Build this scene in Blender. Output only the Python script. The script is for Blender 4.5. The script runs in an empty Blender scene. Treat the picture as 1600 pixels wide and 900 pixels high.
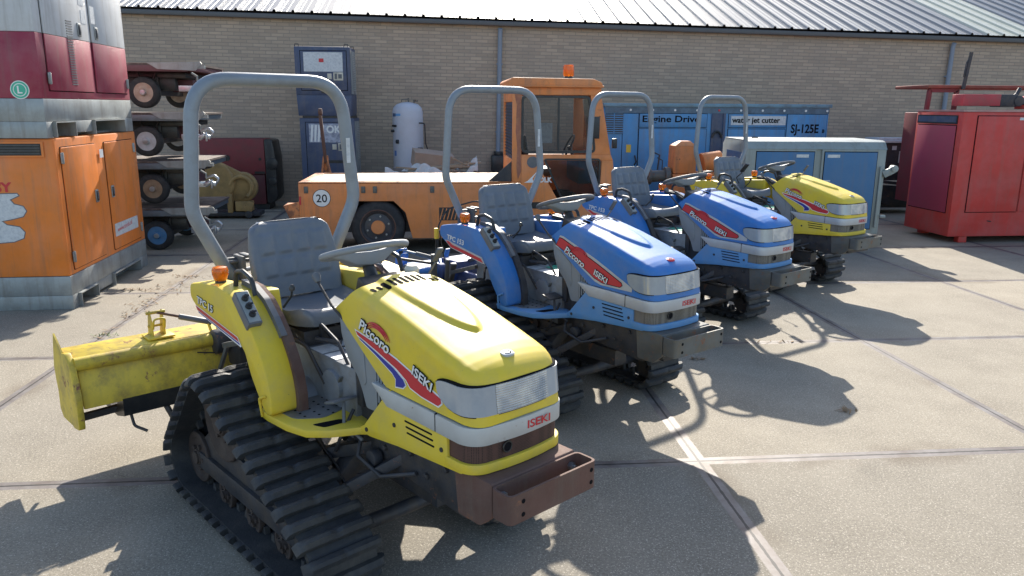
import bpy, bmesh, math, random
from mathutils import Vector, Matrix
random.seed(7)
PI = math.pi
R = math.radians
S = bpy.context.scene
COL = S.collection

# ------------------------------------------------------------------ camera
cam_d = bpy.data.cameras.new('camera'); cam = bpy.data.objects.new('camera', cam_d); COL.objects.link(cam)
S.camera = cam
cam_d.sensor_width = 36.0; cam_d.lens = 36.0 * 1207.0 / 1600.0
cam_d.clip_start = 0.05; cam_d.clip_end = 400
rt = Vector((0.99580978, -0.09124508, 0.00610117)); up = Vector((0.01493945, 0.22813752, 0.9735143)); fw = Vector((0.09022029, 0.96934391, -0.22854473))
M = Matrix.Identity(4)
for i in range(3):
    M[i][0] = rt[i]; M[i][1] = up[i]; M[i][2] = -fw[i]
M[0][3], M[1][3], M[2][3] = -1.3182, -3.6031, 1.7906
cam.matrix_world = M

# ------------------------------------------------------------------ light
SUN_EL, SUN_AZ = 31.0, 7.5          # azimuth from +Y towards +X
w = bpy.data.worlds.new('World'); S.world = w; w.use_nodes = True
nt = w.node_tree; bg = nt.nodes['Background']
sky = nt.nodes.new('ShaderNodeTexSky'); sky.sky_type = 'NISHITA'; sky.sun_disc = False
sky.sun_elevation = R(SUN_EL); sky.sun_rotation = R(SUN_AZ); sky.air_density = 1.0; sky.dust_density = 1.2; sky.ozone_density = 1.0
nt.links.new(sky.outputs[0], bg.inputs[0]); bg.inputs[1].default_value = 0.12
sd = bpy.data.lights.new('sun', 'SUN'); sd.energy = 4.3; sd.angle = R(0.55); sd.color = (1.0, 0.93, 0.82)
so = bpy.data.objects.new('sun', sd); COL.objects.link(so)
sdir = Vector((math.sin(R(SUN_AZ)) * math.cos(R(SUN_EL)), math.cos(R(SUN_AZ)) * math.cos(R(SUN_EL)), math.sin(R(SUN_EL))))
so.rotation_euler = sdir.to_track_quat('Z', 'Y').to_euler()
vs = S.view_settings; vs.view_transform = 'Standard'; vs.look = 'None'; vs.exposure = 1.12; vs.gamma = 1; vs.use_curve_mapping = False

# ------------------------------------------------------------------ materials
MATS = {}
def _ramp(nt, fac, a, b):
    m = nt.nodes.new('ShaderNodeMapRange'); m.inputs[1].default_value = a; m.inputs[2].default_value = b
    nt.links.new(fac, m.inputs[0]); return m.outputs[0]
def _noise(nt, vec, scale, detail=4, rough=.6):
    n = nt.nodes.new('ShaderNodeTexNoise'); n.inputs['Scale'].default_value = scale; n.inputs['Detail'].default_value = detail
    n.inputs['Roughness'].default_value = rough; nt.links.new(vec, n.inputs['Vector']); return n.outputs['Fac']
def _mix(nt, fac, a, b):
    m = nt.nodes.new('ShaderNodeMix'); m.data_type = 'RGBA'
    if isinstance(fac, float): m.inputs[0].default_value = fac
    else: nt.links.new(fac, m.inputs[0])
    for k, v in ((6, a), (7, b)):
        if isinstance(v, tuple): m.inputs[k].default_value = (*v[:3], 1)
        else: nt.links.new(v, m.inputs[k])
    return m.outputs[2]
def _math(nt, op, a, b=None):
    m = nt.nodes.new('ShaderNodeMath'); m.operation = op
    for k, v in enumerate((a, b)):
        if v is None: continue
        if isinstance(v, (int, float)): m.inputs[k].default_value = v
        else: nt.links.new(v, m.inputs[k])
    return m.outputs[0]
def base(name):
    m = bpy.data.materials.new(name); m.use_nodes = True
    nt = m.node_tree; b = nt.nodes['Principled BSDF']; tc = nt.nodes.new('ShaderNodeTexCoord')
    return m, nt, b, tc.outputs['Object']
def mat(name, col, rough=.5, metal=0., var=.12, dirt=None, dirt_amt=0., dscale=6., rust=0., rscale=14., bump=.0, bscale=60., coat=0., spec=None, streak=0., chips=0.):
    if name in MATS: return MATS[name]
    m, nt, b, v = base(name)
    n1 = _noise(nt, v, dscale * .7, 3)
    c = _mix(nt, _ramp(nt, n1, .3, .7), tuple(x * (1 - var) for x in col), tuple(min(1, x * (1 + var)) for x in col))
    if dirt:
        n2 = _noise(nt, v, dscale, 8, .7)
        f = _math(nt, 'MULTIPLY', _ramp(nt, n2, .45, .72), dirt_amt); c = _mix(nt, f, c, dirt)
    rg = _math(nt, 'ADD', _math(nt, 'MULTIPLY', n1, .25), rough - .12)
    if streak:
        mp = nt.nodes.new('ShaderNodeMapping'); mp.inputs['Scale'].default_value = (13, 13, 1.1); nt.links.new(v, mp.inputs['Vector'])
        ns = _noise(nt, mp.outputs[0], 1.0, 6, .65); f = _math(nt, 'MULTIPLY', _ramp(nt, ns, .5, .68), streak); c = _mix(nt, f, c, (.16, .13, .10))
        nb_ = _noise(nt, v, 1.6, 4); f = _math(nt, 'MULTIPLY', _ramp(nt, nb_, .45, .7), streak * .6); c = _mix(nt, f, c, tuple(min(1, x * 1.25 + .06) for x in col))
    if chips:
        nc = _noise(nt, v, 38, 8, .75); f = _math(nt, 'MULTIPLY', _ramp(nt, nc, .66, .69), chips); c = _mix(nt, f, c, (.10, .075, .055))
        nf = _noise(nt, v, 3.2, 5, .6); f = _math(nt, 'MULTIPLY', _ramp(nt, nf, .42, .66), .32); c = _mix(nt, f, c, tuple(min(1, x * .8 + .10) for x in col))
        rg = _math(nt, 'ADD', rg, _math(nt, 'MULTIPLY', nf, .18))
    if rust > 0:
        n3 = _noise(nt, v, rscale, 10, .75); f = _ramp(nt, n3, 1 - rust - .03, 1 - rust + .03)
        n4 = _noise(nt, v, rscale * 4, 4)
        rc = _mix(nt, n4, (.16, .055, .025), (.30, .14, .08)); c = _mix(nt, f, c, rc)
        rg = _math(nt, 'MAXIMUM', rg, _math(nt, 'MULTIPLY', f, .85))
    nt.links.new(c, b.inputs['Base Color']); nt.links.new(rg, b.inputs['Roughness'])
    b.inputs['Metallic'].default_value = metal
    if spec is not None: b.inputs['Specular IOR Level'].default_value = spec
    if coat: b.inputs['Coat Weight'].default_value = coat; b.inputs['Coat Roughness'].default_value = .12
    if bump:
        nb = _noise(nt, v, bscale, 6, .65); bp = nt.nodes.new('ShaderNodeBump'); bp.inputs['Strength'].default_value = bump; bp.inputs['Distance'].default_value = .01
        nt.links.new(nb, bp.inputs['Height']); nt.links.new(bp.outputs[0], b.inputs['Normal'])
    MATS[name] = m; return m
DUST = (.30, .26, .20)
YEL = mat('yellow_paint', (.74, .54, .035), .42, 0, .05, DUST, .3, 7, coat=.0, spec=.4, chips=.6)
YELW = mat('worn_yellow_paint', (.66, .48, .045), .5, 0, .12, (.20, .13, .05), .85, 9, rust=.40, rscale=11, streak=.3)
BLU = mat('blue_paint', (.030, .175, .50), .42, 0, .06, DUST, .25, 7, coat=.1, spec=.4, chips=.5)
BLUL = mat('light_blue_paint', (.09, .27, .54), .5, 0, .08, DUST, .3, 7, chips=.5)
SIL = mat('silver_paint', (.50, .51, .50), .45, .2, .04, DUST, .2, 9, rust=.33, rscale=25)
SILG = mat('silver_trim', (.48, .50, .52), .42, .25, .04, DUST, .2, 9)
GRYP = mat('grey_plastic', (.24, .26, .28), .55, 0, .08, DUST, .35, 9)
DGRY = mat('dark_grey_plastic', (.11, .12, .135), .5, 0, .1, DUST, .3, 9)
SEAT = mat('grey_vinyl', (.135, .155, .185), .42, 0, .08, DUST, .35, 7, bump=.12, bscale=180)
RUB = mat('track_rubber', (.026, .028, .032), .62, 0, .2, (.10, .095, .085), .55, 7, bump=.3, bscale=80)
BLK = mat('black_plastic', (.018, .019, .021), .4, 0, .1, DUST, .12, 9)
DRK = mat('grimy_metal', (.045, .047, .055), .55, .3, .3, (.12, .09, .06), .6, 10, rust=.36, rscale=12, bump=.2)
MIDM = mat('oily_grey_metal', (.11, .115, .12), .5, .35, .25, (.14, .11, .08), .6, 10, rust=.33, rscale=15, bump=.15)
STE = mat('bare_steel', (.36, .37, .38), .38, .8, .15, (.15, .11, .08), .4, 14)
TRN = mat('grey_gearbox_paint', (.22, .24, .27), .45, .3, .12, (.13, .10, .07), .55, 9, bump=.1)
ROPS = mat('grey_roll_bar_paint', (.235, .265, .295), .45, .15, .07, (.14, .13, .12), .35, 11, rust=.30, rscale=20)
RST = mat('rusty_iron', (.13, .066, .050), .8, .15, .25, (.16, .12, .10), .5, 5, rust=.38, rscale=5, bump=.25, streak=.4)
RSTG = mat('grey_rusting_iron', (.13, .135, .13), .6, .35, .2, (.20, .15, .08), .5, 10, rust=.42, rscale=9, bump=.15)
GAL = mat('galvanised_steel', (.32, .345, .345), .52, .4, .14, (.18, .17, .15), .6, 5, streak=.4)
ROLL = mat('grimy_rusty_wheel', (.045, .032, .028), .75, .1, .3, (.09, .07, .055), .7, 9, bump=.2)
WHT = mat('white_lettering', (.78, .78, .76), .5, 0, .03)
BKL = mat('black_lettering', (.012, .012, .014), .9, 0, .03, spec=.05)
REDL = mat('red_decal', (.55, .025, .035), .4, 0, .05)
BLUD = mat('navy_decal', (.02, .03, .28), .4, 0, .05)
ORG = mat('orange_cabinet_paint', (.74, .20, .022), .42, 0, .07, (.34, .14, .05), .3, 4, streak=.35, chips=.4)
ORGT = mat('worn_orange_paint', (.74, .25, .07), .52, 0, .1, (.30, .12, .06), .45, 3, rust=.35, rscale=9, bump=.05, streak=.4, chips=.7)
PEEL = mat('peeling_orange_paint', (.62, .22, .07), .6, 0, .1, (.14, .08, .06), .9, 5, rust=.47, rscale=5, bump=.1)
CRIM = mat('crimson_paint', (.27, .018, .05), .45, 0, .1, (.33, .15, .14), .3, 5, streak=.3, chips=.4)
CREY = mat('pale_grey_paint', (.52, .54, .56), .5, 0, .05, (.3, .3, .28), .3, 5, streak=.35)
RED = mat('red_cabinet_paint', (.55, .045, .035), .5, 0, .08, (.30, .06, .05), .45, 3, streak=.25, chips=.4)
MAR = mat('faded_maroon_paint', (.20, .03, .035), .6, 0, .15, (.10, .05, .04), .6, 5)
SJB = mat('faded_blue_paint', (.065, .25, .50), .5, 0, .1, (.14, .18, .22), .45, 4, rust=.31, rscale=14, streak=.45)
GENB = mat('blue_door_paint', (.035, .135, .29), .45, 0, .06, (.08, .17, .3), .4, 3, streak=.25)
GENG = mat('pale_green_grey_paint', (.26, .30, .295), .5, 0, .06, (.22, .22, .19), .4, 5, streak=.4)
NVY = mat('slate_blue_paint', (.05, .07, .135), .5, 0, .15, (.15, .15, .16), .5, 6, streak=.3)
TYR = mat('tyre_rubber', (.022, .022, .024), .75, 0, .2, (.09, .085, .08), .5, 9, bump=.15)
TNK = mat('white_tank_paint', (.55, .55, .60), .45, 0, .04, (.35, .32, .3), .2, 5)
DYEL = mat('dirty_yellow_casting', (.38, .24, .09), .6, 0, .15, (.12, .09, .05), .6, 7)
WOD = mat('weathered_wood', (.36, .27, .18), .8, 0, .25, (.55, .5, .42), .6, 7, bump=.3, bscale=30)
CLTH = mat('white_sacking', (.62, .61, .58), .8, 0, .1, (.4, .38, .33), .4, 6)
PIP = mat('grey_downpipe', (.25, .29, .36), .5, 0, .06, DUST, .2, 5)
FLYW = mat('pale_plate', (.62, .58, .48), .6, 0, .08, (.35, .28, .18), .5, 8)
HOSE = mat('hose_rubber', (.02, .02, .022), .45)
LABG = mat('green_label', (.05, .42, .28), .4); LABT = mat('turquoise_label', (.15, .50, .45), .4)
LABY = mat('yellow_tag', (.75, .5, .05), .5)
LABW = mat('worn_white_label', (.6, .62, .63), .5, 0, .05, (.3, .33, .38), .7, 30)
ALU = mat('dull_aluminium', (.5, .52, .55), .35, .7, .1, (.2, .2, .2), .4, 12)
LENSM = mat('frosted_lamp_lens', (.30, .345, .39), .13, .1, .10, (.5, .52, .52), .5, 4, coat=.9)
def amber():
    m, nt, b, v = base('amber_plastic'); b.inputs['Base Color'].default_value = (.95, .26, .01, 1); b.inputs['Roughness'].default_value = .2
    b.inputs['Transmission Weight'].default_value = .55; b.inputs['Subsurface Weight'].default_value = .3; b.inputs['Subsurface Radius'].default_value = (.03, .01, .003)
    return m
AMB = amber()
def ribbed():
    m, nt, b, v = base('ribbed_lamp_glass')
    wv = nt.nodes.new('ShaderNodeTexWave'); wv.wave_type = 'BANDS'; wv.bands_direction = 'Z'; wv.inputs['Scale'].default_value = 38
    nt.links.new(v, wv.inputs['Vector']); wy = nt.nodes.new('ShaderNodeTexWave'); wy.bands_direction = 'Y'; wy.inputs['Scale'].default_value = 24; nt.links.new(v, wy.inputs['Vector'])
    h = _math(nt, 'ADD', wv.outputs['Fac'], _math(nt, 'MULTIPLY', wy.outputs['Fac'], .7))
    bp = nt.nodes.new('ShaderNodeBump'); bp.inputs['Strength'].default_value = .5; bp.inputs['Distance'].default_value = .004; nt.links.new(h, bp.inputs['Height'])
    nt.links.new(bp.outputs[0], b.inputs['Normal']); n = _noise(nt, v, 9, 2)
    nt.links.new(_mix(nt, _ramp(nt, n, .35, .65), (.28, .32, .36), (.70, .67, .60)), b.inputs['Base Color'])
    b.inputs['Roughness'].default_value = .14; b.inputs['Metallic'].default_value = .35; b.inputs['Coat Weight'].default_value = .6
    return m
RIB = ribbed()
def perf(name, col):
    m, nt, b, v = base(name)
    ck = nt.nodes.new('ShaderNodeTexVoronoi'); ck.inputs['Scale'].default_value = 170; ck.inputs['Randomness'].default_value = .1; nt.links.new(v, ck.inputs['Vector'])
    n = _noise(nt, v, 14, 5)
    c1 = _mix(nt, n, tuple(x * .7 for x in col), tuple(x * 1.3 for x in col))
    nt.links.new(_mix(nt, _ramp(nt, ck.outputs['Distance'], .25, .4), (.012, .012, .012), c1), b.inputs['Base Color'])
    b.inputs['Roughness'].default_value = .65; b.inputs['Metallic'].default_value = .2; return m
MESHR = perf('rusty_perforated_sheet', (.10, .05, .04)); MESHG = perf('grey_perforated_sheet', (.20, .18, .15))
def glass():
    m, nt, b, v = base('cab_glass'); b.inputs['Base Color'].default_value = (.03, .035, .035, 1); b.inputs['Roughness'].default_value = .04
    tr = nt.nodes.new('ShaderNodeBsdfTransparent'); mx = nt.nodes.new('ShaderNodeMixShader'); mx.inputs[0].default_value = .32
    nt.links.new(tr.outputs[0], mx.inputs[1]); nt.links.new(b.outputs[0], mx.inputs[2]); nt.links.new(mx.outputs[0], nt.nodes['Material Output'].inputs[0])
    return m
GLS = glass()
def concrete():
    m, nt, b, v = base('concrete_slabs')
    sp = nt.nodes.new('ShaderNodeSeparateXYZ'); nt.links.new(v, sp.inputs[0]); x, y = sp.outputs[0], sp.outputs[1]
    wob = _math(nt, 'MULTIPLY', _math(nt, 'SUBTRACT', _noise(nt, v, 22, 3), .5), .010)
    dx = _math(nt, 'PINGPONG', x, 1.0); dy = _math(nt, 'PINGPONG', y, 1.0)
    d = _math(nt, 'ADD', _math(nt, 'MINIMUM', dx, dy), wob)
    # slab id
    cb = nt.nodes.new('ShaderNodeCombineXYZ'); nt.links.new(_math(nt, 'FLOOR', _math(nt, 'DIVIDE', x, 2.0)), cb.inputs[0]); nt.links.new(_math(nt, 'FLOOR', _math(nt, 'DIVIDE', y, 2.0)), cb.inputs[1])
    wn = nt.nodes.new('ShaderNodeTexWhiteNoise'); wn.noise_dimensions = '3D'; nt.links.new(cb.outputs[0], wn.inputs[0])
    fine = _noise(nt, v, 95, 3, .7); mid = _noise(nt, v, 2.2, 6, .6); big = _noise(nt, v, .55, 4)
    vo = nt.nodes.new('ShaderNodeTexVoronoi'); vo.inputs['Scale'].default_value = 120; nt.links.new(v, vo.inputs['Vector'])
    grit = _math(nt, 'MULTIPLY', _ramp(nt, fine, .3, .7), .6)
    c = _mix(nt, grit, (.15, .13, .10), (.46, .41, .325))
    c = _mix(nt, _math(nt, 'MULTIPLY', _ramp(nt, mid, .35, .75), .7), c, _mix(nt, fine, (.25, .22, .17), (.49, .44, .355)))
    c = _mix(nt, _math(nt, 'MULTIPLY', _ramp(nt, big, .5, .7), .18), c, (.15, .13, .105))
    tint = _mix(nt, wn.outputs[0], (.78, .785, .79), (1.12, 1.09, 1.03))
    mm = nt.nodes.new('ShaderNodeMix'); mm.data_type = 'RGBA'; mm.blend_type = 'MULTIPLY'; mm.inputs[0].default_value = 1
    nt.links.new(c, mm.inputs[6]); nt.links.new(tint, mm.inputs[7]); c = mm.outputs[2]
    # stone chips
    chips = _math(nt, 'MULTIPLY', _math(nt, 'LESS_THAN', vo.outputs['Distance'], .34), _math(nt, 'GREATER_THAN', _noise(nt, v, 85, 2), .47))
    c = _mix(nt, _math(nt, 'MULTIPLY', chips, .55), c, (.58, .53, .44)); dk = _math(nt, 'MULTIPLY', _math(nt, 'LESS_THAN', vo.outputs['Distance'], .36), _math(nt, 'LESS_THAN', _noise(nt, v, 75, 2), .47)); c = _mix(nt, _math(nt, 'MULTIPLY', dk, .6), c, (.11, .095, .075))
    # leaf litter / dirt along some joints
    dirt = _math(nt, 'MULTIPLY', _ramp(nt, d, .16, .03), _ramp(nt, _noise(nt, v, 1.3, 5), .5, .62)); c = _mix(nt, _math(nt, 'MULTIPLY', dirt, .6), c, (.13, .095, .06))
    dn = nt.nodes.new('ShaderNodeTexNoise'); dn.inputs['Scale'].default_value = 2.5; dn.inputs['Detail'].default_value = 5; nt.links.new(v, dn.inputs['Vector'])
    va = nt.nodes.new('ShaderNodeVectorMath'); va.operation = 'SCALE'; va.inputs['Scale'].default_value = .5; nt.links.new(dn.outputs['Color'], va.inputs[0]); vb = nt.nodes.new('ShaderNodeVectorMath'); nt.links.new(v, vb.inputs[0]); nt.links.new(va.outputs[0], vb.inputs[1])
    ve = nt.nodes.new('ShaderNodeTexVoronoi'); ve.feature = 'DISTANCE_TO_EDGE'; ve.inputs['Scale'].default_value = .42; nt.links.new(vb.outputs[0], ve.inputs['Vector'])
    crack = _math(nt, 'MULTIPLY', _math(nt, 'LESS_THAN', ve.outputs['Distance'], .0011), _math(nt, 'GREATER_THAN', _noise(nt, v, .8, 3), .62)); c = _mix(nt, _math(nt, 'MULTIPLY', crack, .35), c, (.06, .05, .04))
    oil = _ramp(nt, _noise(nt, v, 1.7, 3, .5), .68, .78); c = _mix(nt, _math(nt, 'MULTIPLY', oil, .3), c, (.10, .09, .075))
    stn = _noise(nt, v, 3.1, 7, .7); c = _mix(nt, _math(nt, 'MULTIPLY', _ramp(nt, stn, .68, .76), .3), c, (.09, .075, .06))
    edge = _math(nt, 'LESS_THAN', d, .040); gap = _math(nt, 'LESS_THAN', d, .0065)
    rs = _noise(nt, v, 5, 8, .7); st = _mix(nt, _ramp(nt, rs, .38, .62), (.21, .195, .185), (.13, .105, .09))
    c = _mix(nt, edge, c, st); c = _mix(nt, gap, c, (.02, .017, .015))
    nt.links.new(c, b.inputs['Base Color'])
    nt.links.new(_math(nt, 'MULTIPLY', _math(nt, 'MULTIPLY', edge, _math(nt, 'SUBTRACT', 1.0, gap)), .2), b.inputs['Metallic'])
    rg = _math(nt, 'SUBTRACT', .85, _math(nt, 'MULTIPLY', edge, .26)); nt.links.new(rg, b.inputs['Roughness'])
    hh = _math(nt, 'ADD', _math(nt, 'MULTIPLY', fine, _math(nt, 'SUBTRACT', 1.0, edge)), _math(nt, 'MULTIPLY', gap, -3.0))
    bp = nt.nodes.new('ShaderNodeBump'); bp.inputs['Strength'].default_value = .35; bp.inputs['Distance'].default_value = .004
    nt.links.new(hh, bp.inputs['Height']); nt.links.new(bp.outputs[0], b.inputs['Normal']); return m
def brick():
    m, nt, b, v = base('brickwork')
    sp = nt.nodes.new('ShaderNodeSeparateXYZ'); nt.links.new(v, sp.inputs[0]); cb = nt.nodes.new('ShaderNodeCombineXYZ')
    nt.links.new(sp.outputs[0], cb.inputs[0]); nt.links.new(sp.outputs[2], cb.inputs[1])
    br = nt.nodes.new('ShaderNodeTexBrick'); nt.links.new(cb.outputs[0], br.inputs['Vector']); br.inputs['Scale'].default_value = 1
    br.inputs['Brick Width'].default_value = .22; br.inputs['Row Height'].default_value = .0625; br.inputs['Mortar Size'].default_value = .0062; br.inputs['Mortar Smooth'].default_value = .2
    br.inputs['Color1'].default_value = (.54, .40, .295, 1); br.inputs['Color2'].default_value = (.41, .305, .23, 1); br.inputs['Mortar'].default_value = (.31, .255, .205, 1); br.inputs['Bias'].default_value = .0
    n = _noise(nt, v, 1.1, 6); n2 = _noise(nt, v, 30, 3)
    c = _mix(nt, _math(nt, 'MULTIPLY', _ramp(nt, n, .42, .7), .4), br.outputs['Color'], (.30, .25, .21)); c = _mix(nt, _math(nt, 'MULTIPLY', n2, .25), c, (.34, .29, .22))
    nt.links.new(c, b.inputs['Base Color']); b.inputs['Roughness'].default_value = .9
    bp = nt.nodes.new('ShaderNodeBump'); bp.inputs['Strength'].default_value = .6; bp.inputs['Distance'].default_value = .008; bp.invert = True
    nt.links.new(br.outputs['Fac'], bp.inputs['Height']); nt.links.new(bp.outputs[0], b.inputs['Normal']); return m
CONC = concrete(); BRK = brick()
ROOF = mat('roof_sheet_metal', (.19, .20, .21), .42, .35, .06, (.22, .22, .21), .4, 2)
ROOFC = mat('translucent_roof_sheet', (.52, .52, .42), .4, 0, .06, (.35, .36, .3), .3, 2)
GUT = mat('grey_gutter', (.10, .10, .105), .5, .3, .1)

# ------------------------------------------------------------------ mesh helpers
class MB:
    def __init__(s): s.bm = bmesh.new()
    def face(s, pts):
        vs = [s.bm.verts.new(p) for p in pts]; return s.bm.faces.new(vs)
    def box(s, x0, x1, y0, y1, z0, z1, m=None):
        c = [(x, y, z) for x in (x0, x1) for y in (y0, y1) for z in (z0, z1)]
        if m is not None: c = [m @ Vector(p) for p in c]
        v = [s.bm.verts.new(p) for p in c]
        for f in ((0, 1, 3, 2), (4, 6, 7, 5), (0, 4, 5, 1), (2, 3, 7, 6), (0, 2, 6, 4), (1, 5, 7, 3)): s.bm.faces.new([v[i] for i in f])
        return s
    def obox(s, c, size, rot=(0, 0, 0)):
        from mathutils import Euler
        m = Matrix.Translation(c) @ Euler([R(a) for a in rot]).to_matrix().to_4x4(); a, b, d = [k / 2 for k in size]
        return s.box(-a, a, -b, b, -d, d, m)
    def bar(s, p0, p1, wd, ht, upv=(0, 0, 1)):
        p0, p1 = Vector(p0), Vector(p1); t = (p1 - p0); L = t.length; t.normalize(); u = Vector(upv)
        sd_ = t.cross(u)
        if sd_.length < 1e-4: sd_ = t.cross(Vector((1, 0, 0)))
        sd_.normalize(); u = sd_.cross(t)
        m = Matrix.Identity(4)
        for i in range(3): m[i][0] = t[i]; m[i][1] = sd_[i]; m[i][2] = u[i]; m[i][3] = p0[i]
        return s.box(0, L, -wd / 2, wd / 2, -ht / 2, ht / 2, m)
    def rings(s, rings, caps=True, closed=False):
        V = [[s.bm.verts.new(p) for p in r] for r in rings]; n = len(V[0]); k = len(V)
        for i in range(k if closed else k - 1):
            a, b = V[i], V[(i + 1) % k]
            for j in range(n): s.bm.faces.new((a[j], a[(j + 1) % n], b[(j + 1) % n], b[j]))
        if caps and not closed: s.bm.faces.new(V[0][::-1]); s.bm.faces.new(V[-1])
        return s
    def grid(s, rows):
        V = [[s.bm.verts.new(p) for p in r] for r in rows]
        for i in range(len(V) - 1):
            for j in range(len(V[0]) - 1): s.bm.faces.new((V[i][j], V[i][j + 1], V[i + 1][j + 1], V[i + 1][j]))
        return V
    def cyl(s, p0, p1, r0, r1=None, n=20):
        p0, p1 = Vector(p0), Vector(p1); r1 = r0 if r1 is None else r1; t = (p1 - p0).normalized()
        a = t.orthogonal().normalized(); b = t.cross(a)
        return s.rings([[p + (a * math.cos(2 * PI * k / n) + b * math.sin(2 * PI * k / n)) * r for k in range(n)] for p, r in ((p0, r0), (p1, r1))])
    def lathe(s, prof, p0, axis, n=28, ann=False):
        p0 = Vector(p0); t = Vector(axis).normalized(); a = t.orthogonal().normalized(); b = t.cross(a)
        return s.rings([[p0 + t * h + (a * math.cos(2 * PI * k / n) + b * math.sin(2 * PI * k / n)) * max(r, 1e-4) for k in range(n)] for r, h in prof], not ann, ann)
    def tube(s, pts, r, n=12, closed=False):
        P = [Vector(p) for p in pts]; k = len(P); rs = r if isinstance(r, (list, tuple)) else [r] * k
        T = []
        for i in range(k):
            a = P[(i - 1) % k] if (closed or i) else P[i]; b = P[(i + 1) % k] if (closed or i < k - 1) else P[i]
            T.append((b - a).normalized())
        u = T[0].orthogonal().normalized(); out = []
        for i in range(k):
            if i: u = (u - T[i] * u.dot(T[i]));  u = u.normalized() if u.length > 1e-6 else T[i].orthogonal().normalized()
            v = T[i].cross(u); out.append([P[i] + (u * math.cos(2 * PI * j / n) + v * math.sin(2 * PI * j / n)) * rs[i] for j in range(n)])
        return s.rings(out, True, closed)
    def prism(s, poly, axis, a, b):
        def mk(p, h):
            if axis == 'y': return (p[0], h, p[1])
            if axis == 'x': return (h, p[0], p[1])
            return (p[0], p[1], h)
        A = [s.bm.verts.new(mk(p, a)) for p in poly]; B = [s.bm.verts.new(mk(p, b)) for p in poly]; n = len(poly)
        s.bm.faces.new(A); s.bm.faces.new(B[::-1])
        for i in range(n): s.bm.faces.new((A[i], A[(i + 1) % n], B[(i + 1) % n], B[i]))
        return s
    def build(s, name, m, parent=None, bevel=0., smooth=35, seg=2, tag=None):
        bmesh.ops.recalc_face_normals(s.bm, faces=s.bm.faces)
        if bevel:
            es = [e for e in s.bm.edges if len(e.link_faces) == 2 and e.calc_face_angle(0) > R(28)]
            try: bmesh.ops.bevel(s.bm, geom=es, offset=bevel, segments=seg, affect='EDGES', profile=.5, clamp_overlap=True)
            except Exception: pass
        me = bpy.data.meshes.new(name); s.bm.to_mesh(me); s.bm.free()
        for p in me.polygons: p.use_smooth = True
        try: me.set_sharp_from_angle(angle=R(smooth))
        except Exception: pass
        me.materials.append(m)
        o = bpy.data.objects.new(name, me); COL.objects.link(o)
        if parent: o.parent = parent
        return o
def fillet(pts, r, n=7):
    P = [Vector(p) for p in pts]; rr = r if isinstance(r, (list, tuple)) else [r] * len(P); out = [P[0]]
    for i in range(1, len(P) - 1):
        a, b, c = P[i - 1], P[i], P[i + 1]; u = (a - b).normalized(); v = (c - b).normalized(); ang = u.angle(v)
        d = min(rr[i] / math.tan(ang / 2), (a - b).length * .49, (c - b).length * .49); p0 = b + u * d; p1 = b + v * d
        for k in range(n + 1):
            t = k / n; out.append(p0 * (1 - t) ** 2 + b * 2 * t * (1 - t) + p1 * t * t)
    out.append(P[-1]); return out
def rpoly(pts, r, n=4):
    k = len(pts); out = []
    for i in range(k):
        a, b, c = Vector(pts[i - 1]), Vector(pts[i]), Vector(pts[(i + 1) % k]); u = (a - b); v = (c - b)
        d = min(r, u.length * .45, v.length * .45); p0 = b + u.normalized() * d; p1 = b + v.normalized() * d
        for j in range(n + 1): t = j / n; q = p0 * (1 - t) ** 2 + b * 2 * t * (1 - t) + p1 * t * t; out.append((q[0], q[1]))
    return out
def opoly(pts, d):
    n = len(pts); A = sum(pts[i - 1][0] * pts[i][1] - pts[i][0] * pts[i - 1][1] for i in range(n)); sg = 1 if A > 0 else -1; out = []
    for i in range(n):
        a, b, c = Vector(pts[i - 1]), Vector(pts[i]), Vector(pts[(i + 1) % n]); u = (b - a).normalized(); v = (c - b).normalized()
        n1 = Vector((u[1], -u[0])) * sg; n2 = Vector((v[1], -v[0])) * sg; m = (n1 + n2); m = m.normalized() / max(.5, math.cos(n1.angle(n2, 0) / 2)); q = b + m * d; out.append((q[0], q[1]))
    return out
def thing(name, label, cat, loc=(0, 0, 0), rz=0, group=None):
    o = bpy.data.objects.new(name, None); COL.objects.link(o); o.empty_display_size = .2
    o.location = loc; o.rotation_euler = (0, 0, rz); o['label'] = label; o['category'] = cat
    if group: o['group'] = group
    return o
def tag(o, label=None, cat=None, group=None, kind=None):
    for k, v in (('label', label), ('category', cat), ('group', group), ('kind', kind)):
        if v: o[k] = v
    return o
def dup(o, parent=None):
    c = o.copy(); COL.objects.link(c)
    if parent: c.parent = parent
    for ch in list(o.children): dup(ch, c)
    return c
def text(name, s, size, org, xd, yd, m, parent, ext=.0008, off=0., xs=1., shear=0., align='LEFT', lift=0.):
    cu = bpy.data.curves.new(name, 'FONT'); cu.body = s; cu.size = size; cu.extrude = ext; cu.offset = off; cu.shear = shear; cu.align_x = align; cu.resolution_u = 3
    o = bpy.data.objects.new(name, cu); COL.objects.link(o); bpy.context.view_layer.update()
    me = bpy.data.meshes.new_from_object(o.evaluated_get(bpy.context.evaluated_depsgraph_get())); COL.objects.unlink(o); bpy.data.objects.remove(o)
    xd = Vector(xd).normalized(); yd = Vector(yd).normalized(); nd = xd.cross(yd).normalized(); mt = Matrix.Identity(4)
    for i in range(3): mt[i][0] = xd[i] * xs; mt[i][1] = yd[i]; mt[i][2] = nd[i]; mt[i][3] = org[i] + nd[i] * (lift + ext)
    me.transform(mt); me.materials.clear(); me.materials.append(m); me.name = name
    q = bpy.data.objects.new(name, me); COL.objects.link(q); q.parent = parent; return q
def lerp(a, b, t): return a + (b - a) * t
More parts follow.
